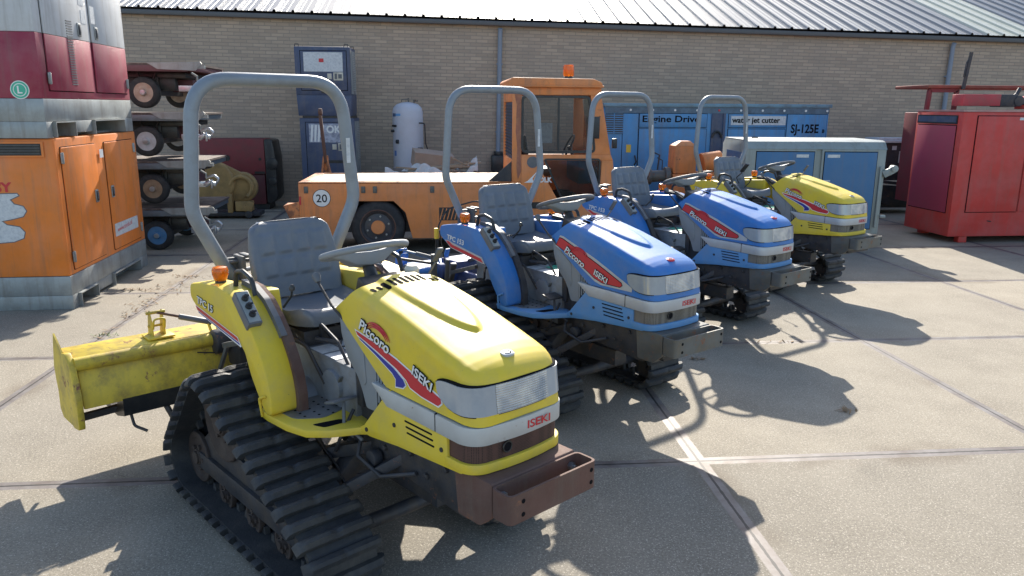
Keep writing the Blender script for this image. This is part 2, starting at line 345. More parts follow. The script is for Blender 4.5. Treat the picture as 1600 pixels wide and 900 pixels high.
def interp(tab, t):
    # tab: list of (t, v...) ; linear
    for i in range(len(tab) - 1):
        if t <= tab[i + 1][0]:
            f = (t - tab[i][0]) / (tab[i + 1][0] - tab[i][0]); return [lerp(a, b, f) for a, b in zip(tab[i][1:], tab[i + 1][1:])]
    return list(tab[-1][1:])

# ------------------------------------------------------------------ ground
g = MB()
g.face([(-60, -30, 0), (80, -30, 0), (80, 90, 0), (-60, 90, 0)])
tag(g.build('ground', CONC), kind='structure')

# ------------------------------------------------------------------ brick building
WY = 11.5
bl = thing('brick_building', 'long low brick building with a ribbed metal roof behind the machines', 'building', (0, WY, 0)); bl.rotation_euler = (0, R(.92), 0)
m_ = MB(); m_.box(-16, 26, 0, .3, -1.2, 3.30); m_.box(-16, -15.7, .3, 14, -1.2, 3.3); m_.box(25.7, 26, .3, 14, -1.2, 3.3); m_.box(-15.7, 25.7, 13.7, 14, -1.2, 3.3); m_.build('wall', BRK, bl)
tp = math.tan(R(20)); roofs = {}
def roof_mb(x0, x1):
    rows = []; xs = []
    k = round(x0 / .333)
    x = k * .333
    while x < x1 - .01:
        for dx, dz in ((0, 0), (.015, .035), (.045, .035), (.06, 0), (.135, 0), (.14, .005), (.15, .005), (.155, 0), (.235, 0), (.24, .005), (.25, .005), (.255, 0)): xs.append((x + dx, dz))
        x += .333
    xs.append((x, 0))
    b = MB(); b.grid([[(a, -.16, 3.36 + dz) for a, dz in xs], [(a, 7.0, 3.36 + 7.16 * tp + dz) for a, dz in xs]])
    return b
def bake(b, nm, mt): 
    o = b.build(nm, mt, bl, smooth=10); return o
bake(roof_mb(-16, 9.3), 'roof', ROOF); bake(roof_mb(9.325, 10.6), 'translucent_roof_strip', ROOFC); bake(roof_mb(10.656, 26), 'roof', ROOF)
b = MB(); b.face([(-16, 14.2, 3.36), (26, 14.2, 3.36), (26, 7.02, 3.36 + 7.16 * tp), (-16, 7.02, 3.36 + 7.16 * tp)]); b.build('roof', ROOF, bl)
b = MB(); b.box(-16, 26, -.11, -.004, 3.26, 3.30); b.box(-16, 26, -.13, -.114, 3.245, 3.325); b.build('gutter', GUT, bl, bevel=.004)
for px, pz in ((-.22, .85), (8.72, .02)):
    b = MB(); b.tube([(px, -.10, 3.2), (px, -.07, 3.12), (px, -.07, pz)], .042, 14); b.cyl((px, -.07, pz), (px, -.07, pz - .35), .05)
    b.box(px - .055, px + .055, -.075, -.002, 2.55, 2.58); b.box(px - .055, px + .055, -.075, -.002, 1.3, 1.33); b.build('downpipe', PIP, bl)
b = MB(); b.obox((-.22, -.12, .68), (.26, .2, .4)); b.cyl((-.22, -.12, .86), (-.22, -.12, .95), .09); b.build('downpipe_shoe', BLK, bl, bevel=.02)

# ------------------------------------------------------------------ compact crawler tractor
TROW = 'mini crawler tractors parked in a row'
def hull_path():
    # side profile of the rubber track: front idler, rear sprocket, rear idler ; circles (x, z, r)
    C = [(1.195, .072, .142), (.335, .372, .222), (.02, .095, .165)]
    segs = []
    order = C
    pts = []
    def tang(c0, c1):   # outer tangent, travelling counter clockwise seen from -Y (left side of travel inside)
        x0, z0, r0 = c0; x1, z1, r1 = c1; dx, dz = x1 - x0, z1 - z0; L = math.hypot(dx, dz); a = math.atan2(dz, dx); o = math.acos((r0 - r1) / L)
        th = a - o
        return th
    n = len(order); ang = []
    for i in range(n): ang.append(tang(order[i], order[(i + 1) % n]))
    for i in range(n):
        c = order[i]; a0 = ang[i - 1]; a1 = ang[i]
        while a1 < a0: a1 += 2 * PI
        k = max(3, int((a1 - a0) / .16))
        for j in range(k + 1): t = a0 + (a1 - a0) * j / k; pts.append((c[0] + c[2] * math.cos(t), c[1] + c[2] * math.sin(t)))
    # resample evenly
    P = [Vector(p) for p in pts]; P.append(P[0]); L = [0]
    for i in range(1, len(P)): L.append(L[-1] + (P[i] - P[i - 1]).length)
    return P, L
def path_at(P, L, s):
    s %= L[-1]
    for i in range(1, len(L)):
        if s <= L[i] and L[i] > L[i - 1]:
            f = (s - L[i - 1]) / (L[i] - L[i - 1]); p = P[i - 1].lerp(P[i], f); t = (P[i] - P[i - 1]).normalized(); return p, t
    return P[0], (P[1] - P[0]).normalized()
def make_track(sy):
    P, L = hull_path(); tot = L[-1]; N = 96; b = MB(); out = []
    y0, y1 = (.325, .60)
    for i in range(N):
        p, t = path_at(P, L, tot * i / N); nrm = Vector((t[1], -t[0]))
        i_ = p - nrm * .033; o_ = p - nrm * .012
        out.append([(i_[0], sy * y0, i_[1]), (i_[0], sy * y1, i_[1]), (o_[0], sy * y1, o_[1]), (o_[0], sy * y0, o_[1])])
    b.rings(out, False, True)
    nl = 40
    for i in range(nl):
        p, t = path_at(P, L, tot * (i + .3) / nl); nrm = Vector((t[1], -t[0]))
        # lug outline in (y, n) plane with round tips
        prof = rpoly([(.292, -.020), (.312, .022), (.440, .026), (.465, .014), (.49, .026), (.612, .022), (.640, -.022), (.61, -.030), (.32, -.030)], .020, 3)
        r = []
        for e, sc in ((-.024, .35), (-.009, 1.), (.006, 1.05), (.022, .3)):
            r.append([(p[0] + t[0] * e + nrm[0] * nn * (sc if nn > 0 else 1), sy * yy, p[1] + t[1] * e + nrm[1] * nn * (sc if nn > 0 else 1)) for yy, nn in prof])
        b.rings(r)
        q = p - nrm * .033   # inner guide teeth
        for yy in (.44, .49):
            a = Vector((q[0] + t[0] * .0, 0, q[1] + t[1] * .0)); 
            b.rings([[(q[0] + t[0] * e * k - nrm[0] * h, sy * (yy + w_), q[1] + t[1] * e * k - nrm[1] * h) for e, w_ in ((-.018, -.012), (.018, -.012), (.018, .012), (-.018, .012))] for h, k in ((-.005, 1), (.035, .6))])
    return b
def wheel_mb(x, z, r, sy, holes=5):
    b = MB()
    for y in (.425, .505):
        b.lathe([(r * .97, -.012), (r, -.008), (r, .008), (r * .97, .012), (r * .8, .012), (r * .72, .004), (r * .35, .004), (r * .3, .02), (.001, .022)], (x, sy * y, z), (0, sy, 0), 26)
    b.cyl((x, sy * .39, z), (x, sy * .535, z), r * .25)
    for k in range(holes):
        a = 2 * PI * k / holes; b.cyl((x + r * .45 * math.cos(a), sy * .51, z + r * .45 * math.sin(a)), (x + r * .45 * math.cos(a), sy * .522, z + r * .45 * math.sin(a)), .012, n=8)
    return b
def hood_pt(tab, s, v):
    Xb, zb, Xt, zs, wd = interp(tab, s)
    r = .045; a = abs(v); sg = -1 if v < 0 else 1
    # a: 1 at bottom edge .. .55 shoulder start .. .42 shoulder end .. 0 centre
    if a > .58: f = (1 - a) / .42; y = wd * (1 - .0 * f) - .012 * f; z = lerp(zb, zs - r, f)
    elif a > .44:
        f = (.58 - a) / .14 * PI / 2; y = wd - .012 - r + r * math.cos(f); z = zs - r + r * math.sin(f)
    else:
        f = a / .44; y = (wd - .012 - r) * f; z = zs + .014 * (1 - f * f)
    x = lerp(Xb, Xt, max(0, min(1, (z - zb) / (zs - zb + 1e-6))))
    if a <= .44:
        bw = .112 if x < 1.12 else (.112 * math.sqrt(max(0, 1 - ((x - 1.12) / .44) ** 2)) if x < 1.56 else 0)
        if bw > 0:
            k = max(0, min(1, (bw - y) / .030)); k = k * k * (3 - 2 * k); z += .012 * k
    return (x, sg * y, z)
HT = [(0, .895, .975, 1.045, 1.088, .215), (.08, .97, .928, 1.09, 1.08, .22), (.22, 1.10, .845, 1.18, 1.062, .223), (.40, 1.27, .735, 1.31, 1.034, .225), (.6, 1.45, .732, 1.45, .997, .225),
      (.77, 1.60, .73, 1.58, .960, .225), (.85, 1.68, .728, 1.66, .938, .222), (.90, 1.735, .727, 1.705, .922, .222), (.94, 1.765, .726, 1.735, .909, .214), (.965, 1.785, .725, 1.757, .896, .200), (.985, 1.798, .724, 1.775, .882, .178), (1.0, 1.804, .724, 1.787, .868, .150)]
def plan(s, off=0., xf=1.804, w=.224, r=.075):
    """outline of the nose in plan; s is metres from the front centre along the right side (negative y); returns (x, y)"""
    sg = -1 if s >= 0 else 1; s = abs(s); a = w - r; q = PI * r / 2
    if s < a: return (xf + off - .0 - .012 * (s / a) ** 2, sg * s)
    if s < a + q: t = (s - a) / r; return (xf - .012 - r + (r + off) * math.cos(t), sg * (a + (r + off) * math.sin(t)))
    return (xf - .012 - r - (s - a - q), sg * (w + off))
def wrap(spans, off, th, m, name, parent, lean=0., bevel=0.):
    """a strip wrapped round the nose: spans = list of (s, zbot, ztop)"""
    b = MB(); o = []; 
    S_ = []
    for i in range(len(spans) - 1):
        s0, a0, b0 = spans[i]; s1, a1, b1 = spans[i + 1]; n = max(1, int(abs(s1 - s0) / .014))
        for k in range(n): f = k / n; S_.append((lerp(s0, s1, f), lerp(a0, a1, f), lerp(b0, b1, f)))
    S_.append(spans[-1])
    rg = []
    for s, zb, zt in S_:
        xo, yo = plan(s, off); xi, yi = plan(s, off - th); dl = lean * (zt - zb)
        rg.append([(xi, yi, zb), (xo, yo, zb), (xo - dl, yo, zt), (xi - dl, yi, zt)])
    b.rings(rg); return b.build(name, m, parent, bevel=bevel)
def sym(sp): return [(-s, a, b) for s, a, b in sp[::-1]] if False else sp + [(-s, a, b) for s, a, b in sp[::-1]]
def make_seat(parent):
    # backrest: rounded slab built as a shell with raised pads
    def pads(u, v, rows):
        h = 0
        for (v0, v1) in rows:
            for i in range(4):
                c = -.141 + i * .094; du = abs(u - c) - .033; dv = max(v0 - v, v - v1); d = max(du, dv)
                h = max(h, .010 * max(0, min(1, .5 - d / .014)))
        return h
    b = MB(); n = 46; mrow = 40; rows = []; back = []
    for j in range(mrow + 1):
        t = j / mrow; zz = t * .36; rr = []; rb = []
        wdt = .222 + .018 * math.sin(PI * t) - .018 * t
        if t > .86: wdt -= .05 * ((t - .86) / .14) ** 2.2
        for i in range(n + 1):
            u = -1 + 2 * i / n; y = u * wdt; side = abs(u) ** 3.5
            x0 = .195 - .085 * t - .02 * t * t; thick = .055 * (1 - .35 * t)
            dp = .030 * side * (1 - t * .3)
            edge = max(0, (abs(u) - .93) / .07); topx = max(0, (t - .93) / .07)
            f = x0 + dp + pads(y, t, ((.28, .52), (.58, .84))) - .028 * (edge ** 2 + topx ** 2) * .8
            rr.append((f, y, .875 + zz)); rb.append((x0 - thick + .024 * (edge ** 2 + topx ** 2), y, .875 + zz))
        rows.append(rr); back.append(rb)
    V = b.grid(rows); W = b.grid(back)
    bd = [V[0][i] for i in range(n + 1)] + [V[j][n] for j in range(1, mrow + 1)] + [V[mrow][i] for i in range(n - 1, -1, -1)] + [V[j][0] for j in range(mrow - 1, 0, -1)]
    be = [W[0][i] for i in range(n + 1)] + [W[j][n] for j in range(1, mrow + 1)] + [W[mrow][i] for i in range(n - 1, -1, -1)] + [W[j][0] for j in range(mrow - 1, 0, -1)]
    for i in range(len(bd)): b.bm.faces.new((bd[i], bd[(i + 1) % len(bd)], be[(i + 1) % len(be)], be[i]))
    b.build('backrest', SEAT, parent, smooth=60)
    b = MB(); rows = []; bot = []
    for j in range(mrow + 1):
        t = j / mrow; x = .13 + t * .48; rr = []; rb = []
        wdt = .232 - (.06 * max(0, (t - .75) / .25) ** 2)
        for i in range(n + 1):
            u = -1 + 2 * i / n; y = u * wdt; side = abs(u) ** 3
            z0 = .868 - .012 * math.sin(PI * t) + .03 * max(0, (t - .7) / .3) ** 1 - .05 * max(0, (t - .9) / .1) ** 2
            z = z0 + .035 * side * (1 - .4 * t) - .03 * max(0, (abs(u) - .94) / .06) ** 2
            rr.append((x, y, z)); rb.append((x, y * .93, .80 + .02 * t))
        rows.append(rr); bot.append(rb)
    V = b.grid(rows); W = b.grid(bot)
    bd = [V[0][i] for i in range(n + 1)] + [V[j][n] for j in range(1, mrow + 1)] + [V[mrow][i] for i in range(n - 1, -1, -1)] + [V[j][0] for j in range(mrow - 1, 0, -1)]
    be = [W[0][i] for i in range(n + 1)] + [W[j][n] for j in range(1, mrow + 1)] + [W[mrow][i] for i in range(n - 1, -1, -1)] + [W[j][0] for j in range(mrow - 1, 0, -1)]
    for i in range(len(bd)): b.bm.faces.new((bd[i], bd[(i + 1) % len(bd)], be[(i + 1) % len(be)], be[i]))
    b.build('seat_cushion', SEAT, parent, smooth=60)
FEND = [(-.055, .885), (-.05, .955), (.10, .983), (.28, .996), (.41, .985), (.51, .948), (.59, .882), (.645, .825), (.70, .745), (.737, .67), (.757, .59), (.757, .515), (.685, .515), (.635, .575), (.575, .65), (.53, .742), (.50, .765), (.05, .83)]
def fender(sy, m, parent):
    b = MB(); poly = rpoly(FEND, .03, 4); b.prism(poly, 'y', sy * .46, sy * .335); f = b.build('fender', m, parent, bevel=.010)
    b = MB(); b.prism(rpoly([(-.05, .89), (-.047, .945), (.45, .985), (.48, .80)], .02), 'y', sy * .335, sy * .24); b.build('inner_panel', m, f, bevel=.01); return f
def quad_decal(poly, m, parent, y, th=.0012, name='decal'):
    b = MB(); b.prism(poly, 'y', y, y - th); return b.build(name, m, parent)
def make_tractor(name, label, kind, rust_trim, model, heavy=False):
    Y = kind == 'yellow'
    P1 = YEL if Y else BLU; P2 = YEL if Y else BLUL
    T = thing(name, label, 'tractor', group=TROW)
    # ---- tracks
    for sy in (-1, 1):
        tr = make_track(sy).build('rubber_track', RUB, T, smooth=30)
        tf = MB(); tf.box(.0, 1.12, sy * .41, sy * .52, .045, .13); tf.prism(rpoly([(-.02, .13), (.14, .26), (.58, .23), (.85, .13)], .03), 'y', sy * .43, sy * .50); tf.bar((.80, sy * .465, .10), (1.19, sy * .465, .072), .05, .06)
        tf.bar((.40, sy * .12, .34), (.40, sy * .43, .28), .09, .09); tf.bar((.95, sy * .10, .40), (.95, sy * .43, .10), .08, .07)
        tf.build('track_frame', DRK, T, bevel=.006)
        wheel_mb(.335, .372, .185, sy, 6).build('drive_sprocket', ROLL, T)
        wheel_mb(1.195, .072, .105, sy, 5).build('front_idler', DRK, T); wheel_mb(.02, .095, .128, sy, 5).build('rear_idler', ROLL, T)
        for xx in (.33, .62, .90): wheel_mb(xx, .015, .072, sy, 4).build('track_roller', ROLL, T)
    # ---- chassis
    b = MB(); b.box(.15, .98, -.185, .185, .40, .72); b.prism(rpoly([(.2, .70), (.24, .80), (.42, .80), (.50, .70)], .03), 'y', -.14, .14); b.cyl((.55, -.26, .47), (.55, .26, .47), .11); b.cyl((.80, -.205, .60), (.80, .205, .60), .075)
    b.box(-.06, .18, -.13, .13, .42, .66); b.build('gearbox', TRN, T, bevel=.018)
    b = MB(); b.box(.05, .56, -.19, .19, .7215, .79); b.box(.10, .14, -.19, .19, .66, .84); b.box(.40, .43, -.16, .16, .60, .83); b.tube([(.48, -.13, .72), (.50, -.13, .79), (.49, .13, .80), (.48, .13, .72)], .008); b.bar((.2, -.16, .70), (.36, -.2, .84), .02, .02)
    b.build('seat_base', DRK, T, bevel=.004)
    b = MB(); b.box(.98, 1.66, -.165, .165, .43, .70); b.box(1.0, 1.6, -.13, .13, .70, .93); b.box(.93, 1.02, -.18, .18, .56, .97); b.cyl((1.25, -.2, .60), (1.25, .2, .60), .07); b.box(1.3, 1.5, -.19, .19, .50, .60); b.build('engine', DRK, T, bevel=.01)
    b = MB()
    for sy in (-1, 1):
        b.prism([(.95, .40), (.95, .50), (1.86, .545), (1.86, .40), (1.70, .345), (1.35, .37)], 'y', sy * .19, sy * .175)
        for xx, zz in ((1.2, .45), (1.38, .49), (1.48, .43), (1.60, .50), (1.72, .42), (1.80, .50)): b.cyl((xx, sy * .188, zz), (xx, sy * .204, zz), .013, n=6)
    b.box(1.15, 1.85, -.17, .17, .38, .43); b.build('front_frame', DRK if (Y or True) else MIDM, T, bevel=.003)
    b = MB(); b.bar((.70, 0, .24), (1.35, 0, .24), .10, .10); b.cyl((1.15, -.40, .12), (1.15, .40, .12), .03); b.bar((.50, -.38, .20), (1.10, -.16, .42), .05, .05); b.bar((.50, .38, .20), (1.10, .16, .42), .05, .05); b.bar((.92, -.40, .14), (1.30, -.16, .44), .06, .04)
    b.bar((.92, .40, .14), (1.30, .16, .44), .06, .04); b.prism([(.62, .47), (.80, .40), (1.02, .24), (.96, .30), (.70, .42)], 'y', -.28, -.27); b.tube([(1.05, -.2, .5), (1.1, -.26, .40), (1.25, -.25, .36), (1.42, -.2, .42)], .009); b.tube([(.98, -.2, .55), (1.0, -.28, .45), (.92, -.26, .36)], .008); b.cyl((1.16, -.24, .40), (1.16, -.20, .40), .035); b.build('underside_links', DRK, T, bevel=.003)
    # ---- front ballast bracket
    BR = RST if heavy else RSTG
    b = MB(); b.prism(rpoly([(1.66, .545), (1.865, .545), (1.865, .42), (1.80, .365), (1.68, .365)], .01), 'y', -.205, .205); b.build('front_weight_block', BR, T, bevel=.008)
    b = MB(); x0, x1, y0, y1, za, zb_ = 1.868, 1.968, -.215, .215, .435, .54; t = .009
    out = rpoly([(x0, y0), (x1, y0), (x1, y1), (x0, y1)], .025, 4); inn = rpoly([(x0 + t, y0 + t), (x1 - t, y0 + t), (x1 - t, y1 - t), (x0 + t, y1 - t)], .018, 4); n = len(out)
    vo = [[b.bm.verts.new((p[0], p[1], z)) for p in out] for z in (za, zb_)]; vi = [[b.bm.verts.new((p[0], p[1], z)) for p in inn] for z in (za, zb_)]
    for i in range(n):
        j = (i + 1) % n
        b.bm.faces.new((vo[0][i], vo[0][j], vo[1][j], vo[1][i])); b.bm.faces.new((vi[0][j], vi[0][i], vi[1][i], vi[1][j])); b.bm.faces.new((vo[1][i], vo[1][j], vi[1][j], vi[1][i])); b.bm.faces.new((vo[0][j], vo[0][i], vi[0][i], vi[0][j]))
    bk = b.build('front_bracket', BR, T)
    for yy in (-.17, .17):
        b = MB(); b.cyl((x0 + t, yy, .50), (x0 + t + .016, yy, .50), .016, n=6); b.cyl((x0 + t + .016, yy, .50), (x0 + t + .028, yy, .50), .009, n=8); b.build('bolt', STE, bk)
    b = MB()
    for yy in (-.155, .185):
        for zz in (.462, .510): b.cyl((x1 + .0003, yy, zz), (x1 + .0012, yy, zz), .0085, n=12)
    b.build('bolt_holes', BKL, bk)
    # ---- hood
    b = MB(); nS, nV = 120, 84; rows = []
    for i in range(nS + 1):
        s = i / nS; rows.append([hood_pt(HT, s, -1 + 2 * j / nV) for j in range(nV + 1)])
    V = b.grid(rows); b.bm.faces.new(V[-1])
    inner = [[b.bm.verts.new(Vector(p) * 1.0 + Vector((.012, -math.copysign(.004, p[1]), -.006))) for p in rows[0]]]
    for j in range(nV): b.bm.faces.new((V[0][j + 1], V[0][j], inner[0][j], inner[0][j + 1]))
    hood = b.build('hood', P1, T, smooth=40)
    b = MB(); rr = [hood_pt(HT, 0, -1 + 2 * j / nV) for j in range(nV + 1)]; rr = [(p[0] + .012, p[1] * .985, p[2] - .005) for p in rr]; b.face(rr); b.build('hood_rear_cover', BLK, hood)
    # vent slots at the top rear of the hood (dark openings in raised lips)
    from mathutils.bvhtree import BVHTree
    bt_ = BVHTree.FromPolygons([tuple(v.co) for v in hood.data.vertices], [tuple(p.vertices) for p in hood.data.polygons])
    def top_z(x, y): return bt_.ray_cast(Vector((x, y, 2)), Vector((0, 0, -1)))[0].z
    b = MB()
    for i in range(12):
        yy = -.163 + i * .0285; xx = 1.075 + (.012 if abs(yy) > .115 else 0); L_ = .066 if abs(yy) < .12 else .034
        p0 = Vector((xx, yy, 0)); p1 = Vector((xx + L_, yy + .004, 0)); d = (p1 - p0).normalized(); sd_ = Vector((-d.y, d.x, 0)); hw = .0085; ring = []
        cols = []
        for k in range(13):
            f = k / 12; c = p0.lerp(p1, f); e = min(f, 1 - f) * L_; ww = hw * math.sqrt(max(.02, 1 - max(0, 1 - e / hw) ** 2)); row = []
            for q in (-1, -.5, 0, .5, 1):
                pt = c + sd_ * ww * q; row.append((pt.x, pt.y, top_z(pt.x, pt.y) + .0012))
            cols.append(row)
        b.grid(cols)
    b.build('vent_slots', BKL, hood)
    # emblem
    z_e = .931
    b = MB(); ax = Vector((.22, 0, 1)).normalized(); ux = Vector((1, 0, -.22)).normalized(); c = Vector((1.715, 0, z_e))
    rg = []
    for h, k in ((-.004, 1.), (.004, 1.), (.006, .85)): rg.append([c + ax * h + ux * (k * .020 * math.copysign(abs(math.cos(a)) ** .7, math.cos(a))) + Vector((0, 1, 0)) * (k * .027 * math.copysign(abs(math.sin(a)) ** .7, math.sin(a))) for a in [2 * PI * q / 28 for q in range(28)]])
    b.rings(rg); em = b.build('emblem', SILG if Y else REDL, hood)
    b = MB(); b.tube([c + ax * .0065 + ux * (.009 * math.cos(a)) + Vector((0, .014 * math.sin(a), 0)) for a in [PI * 2 * q / 20 for q in range(20)]], .0018, 6, True); b.build('emblem_ring', BKL if Y else SILG, em)
    # headlight lens wrapped round the nose
    sr = [(.385, .822, .846), (.375, .802, .853), (.355, .785, .858), (.325, .770, .861), (.29, .763, .862), (.24, .761, .862), (.13, .760, .862)]
    wrap([(s, a - .005, c_ + .005) for s, a, c_ in [(.390, .824, .844)] + sr] + [(-s, a - .005, c_ + .005) for s, a, c_ in (sr[::-1] + [(.390, .824, .844)])], .0035, .02, BKL, 'lamp_seal', hood, lean=.12)
    hl = wrap(sr + [(.125, .760, .862)], .0075, .02, LENSM, 'headlight', T, lean=.12)
    hl2 = wrap([(-.125, .760, .862)] + [(-s, a, c_) for s, a, c_ in sr[::-1]], .0075, .02, LENSM, 'headlight', T, lean=.12)
    hm = wrap([(.124, .760, .862), (-.124, .760, .862)], .0085, .02, RIB, 'headlight', T, lean=.12)
    # silver band, perforated grille, lower strip
    bs = [(.80, .728, .735), (.70, .662, .730), (.50, .660, .728), (.2, .655, .722), (0, .655, .722)]
    band = wrap(bs + [(-s, a, c_) for s, a, c_ in bs[:-1][::-1]], .012, .03, SIL if rust_trim else SILG, 'silver_band', T, bevel=.003)
    wrap([(.392, .66, .729), (.388, .66, .729)], .0128, .01, BKL, 'seam', band)
    text('band_lettering', 'ISEKI', .042, (1.8157, .005, .674), (0, 1, 0), (0, 0, 1), REDL, band, ext=.0006, xs=1.35, lift=.0005, off=.0006)
    gs = [(.46, .583, .66), (0, .583, .66)]
    gr = wrap(gs + [(-.46, .583, .66)], -.004, .03, MESHR if heavy else MESHG, 'front_grille', T)
    b = MB(); b.cyl((1.76, -.075, .625), (1.8015, -.075, .625), .019); b.build('grille_hole', BKL, gr); b = MB(); b.tube([(1.8015, -.075 + .020 * math.cos(a), .625 + .020 * math.sin(a)) for a in [2 * PI * k / 18 for k in range(18)]], .003, 6, True); b.build('hole_rim', BLK, gr)
    wrap([(.34, .548, .585), (-.34, .548, .585)], .010, .03, P2 if not Y else YEL, 'lower_strip', T, bevel=.004)
    # side apron with slots
    for sy in (-1, 1):
        ap = [(1.05, .497), (1.11, .53), (1.30, .735), (1.375, .66), (1.655, .655), (1.655, .585), (1.70, .58), (1.735, .58), (1.735, .545), (1.60, .535), (1.35, .517), (1.15, .492)]
        b = MB(); b.prism(ap, 'y', sy * .232, sy * .21); a_ = b.build('side_apron', P2 if not Y else YEL, T, bevel=.003)
        b = MB()
        for k in range(4 if not Y else 3):
            z0 = .640 - k * .022; xs0 = 1.40 + .006 * k
            b.prism(rpoly([(xs0, z0 - .004), (xs0, z0 + .003), (xs0 + .17, z0 + .003), (xs0 + .17, z0 - .004)], .003, 2), 'y', sy * .2335, sy * .231)
        b.build('apron_slots', BKL, a_)
        for xx, zz in ((1.33, .60), (1.625, .600), (1.13, .517)): b = MB(); b.cyl((xx, sy * .231, zz), (xx, sy * .236, zz), .009, n=10); b.build('screw', DRK, a_)
        # grey side panel with upright louvres
        gp = [(.905, .955), (.915, .87), (.955, .775), (1.03, .71), (1.06, .66), (1.09, .59), (1.19, .595), (1.225, .63), (1.31, .728), (1.10, .845), (.97, .93)]
        b = MB(); b.prism(rpoly(gp, .012, 2), 'y', sy * .205, sy * .185); q = b.build('engine_side_panel', GRYP, T, bevel=.004)
        b = MB(); b.prism(rpoly([(.935, .89), (.965, .80), (1.045, .72), (1.075, .68), (1.10, .70), (1.09, .83), (.98, .90)], .02, 3), 'y', sy * .2085, sy * .204); b.build('panel_relief', GRYP, q, bevel=.002)
        b = MB(); b.prism([(1.165, .79), (1.165, .625), (1.20, .62), (1.29, .725), (1.285, .735)], 'y', sy * .2068, sy * .2045); b.build('louvre_gap', BKL, q)
        b = MB()
        for k in range(6):
            xx = 1.178 + k * .0195; zt = .79 - k * .009; zb0 = .628 + k * .018; b.box(xx - .0048, xx + .0048, min(sy * .2075, sy * .213), max(sy * .2075, sy * .213), zb0, zt)
        b.build('louvres', GRYP, q)
    # decals on the right side (and the same on the left)
    for sy in (-1, 1):
        yb = -.2262
        def dec(poly, mt, lvl, nm='decal'):
            # hood flank leans in by 12 mm; follow it
            b = MB(); d0 = .0008 * lvl
            vs_ = []
            for x, z in poly:
                i_ = interp([(a, e) for a, e in ((.9, .215), (1.0, .221), (1.2, .2245), (1.45, .225), (1.6, .225), (1.7, .2225), (1.8, .222))], x)[0]
                zb = interp([(.9, .97), (1.27, .735), (1.8, .73)], x)[0]; zs = interp([(.9, 1.1), (1.31, 1.034), (1.58, .96), (1.75, .90)], x)[0] - .045
                vs_.append((x, sy * (i_ - .012 * max(0, min(1, (z - zb) / (zs - zb))) + .0015 + d0), z))
            b.face(vs_); return b.build(nm, mt, hood)
        def fl(x, z): return (x, z)
        if Y:
            redp = [(1.058, .915), (1.20, .893), (1.34, .862), (1.612, .786), (1.617, .770), (1.600, .756), (1.50, .764), (1.43, .778), (1.405, .80), (1.34, .828), (1.20, .868), (1.072, .900)]
            dec(opoly(redp, .006), WHT, 0, 'stripe_border'); 
            blup = [(1.082, .893), (1.20, .861), (1.32, .826), (1.385, .796), (1.400, .778), (1.385, .764), (1.338, .757), (1.338, .785), (1.315, .803), (1.20, .849), (1.09, .886)]
            dec(opoly(blup, .005), WHT, 0, 'stripe_border'); dec(redp, REDL, 2, 'red_stripe'); dec(blup, BLUD, 2, 'navy_stripe')
            e1 = (1.440, .838); a1 = -19; p1_ = (1.080, .932); a2 = -17; l1, l2 = .052, .066
        else:
            sil = [(.985, .998), (1.02, .995), (1.33, .895), (1.635, .775), (1.632, .752), (1.38, .748), (1.32, .762), (1.13, .86), (.948, .925)]
            redp = [(.985, .982), (1.02, .977), (1.33, .872), (1.545, .790), (1.552, .777), (1.535, .765), (1.39, .764), (1.32, .782), (1.13, .875), (.958, .935)]
            dec(sil, SILG, 0, 'silver_sticker'); dec(opoly(redp, .004), BKL, 1, 'black_border'); dec(redp, REDL, 2, 'red_stripe')
            e1 = (1.315, .806); a1 = -20; p1_ = (1.040, .905); a2 = -24; l1, l2 = .050, .060
        if sy < 0:
            xd = (math.cos(R(a1)), 0, math.sin(R(a1))); yd = (-math.sin(R(a1)), 0, math.cos(R(a1)))
            yo = -.2225 if Y else -.2265
            text('side_lettering', 'ISEKI', l1, (e1[0], yo, e1[1]), xd, yd, BKL, hood, ext=.0018, off=.0028, xs=1.18)
            text('side_lettering', 'ISEKI', l1, (e1[0], yo - .0014, e1[1]), xd, yd, WHT, hood, ext=.0018, off=.0009, xs=1.18)
            xd = (math.cos(R(a2)), 0, math.sin(R(a2))); yd = (-math.sin(R(a2)), 0, math.cos(R(a2)))
            yo = -.2185 if Y else -.2225
            for mt, of, dy in ((BKL, .0034, 0), (WHT, .0010, -.0014)): text('model_lettering', 'Piccoro', l2, (p1_[0], yo + dy, p1_[1]), xd, yd, mt, hood, ext=.0018, off=of, xs=1.05, shear=.15)
            # little red swoosh over the word
            b = MB()
            for k, rr_ in enumerate((.080, .069, .058)):
                pts = [(p1_[0] + .135 + rr_ * math.cos(a) * 1.05, -.2195 - .001 * k, p1_[1] - .012 + rr_ * .62 * math.sin(a) - .2 * rr_ * math.cos(a)) for a in [R(165) - R(150) * q / 14 for q in range(15)]]
                b.tube(pts, [.0008 + .003 * math.sin(PI * q / 14) for q in range(15)], 6)
            b.build('swoosh', REDL, hood)
    # ---- step plates
    for sy in (-1, 1):
        out = [(.60, .33), (.62, .45), (.70, .455), (.85, .445), (.965, .415), (1.03, .345), (1.085, .235), (1.12, .20), (.86, .10), (.56, .10)]
        b = MB(); b.prism([(x, sy * y) for x, y in out], 'z', .478, .512); st = b.build('step', P2 if not Y else YEL, T, bevel=.006)
        pl = rpoly([(.655, .385), (.70, .405), (.83, .395), (.90, .30), (.86, .155), (.64, .155)], .03, 4)
        b = MB(); b.prism([(x, sy * y) for x, y in pl], 'z', .5122, .5145); tr_ = b.build('step_tread', mat('tread_plate', (.24, .25, .26), .5, .5, .1, (.12, .10, .08), .5, 12), st)
        b = MB()
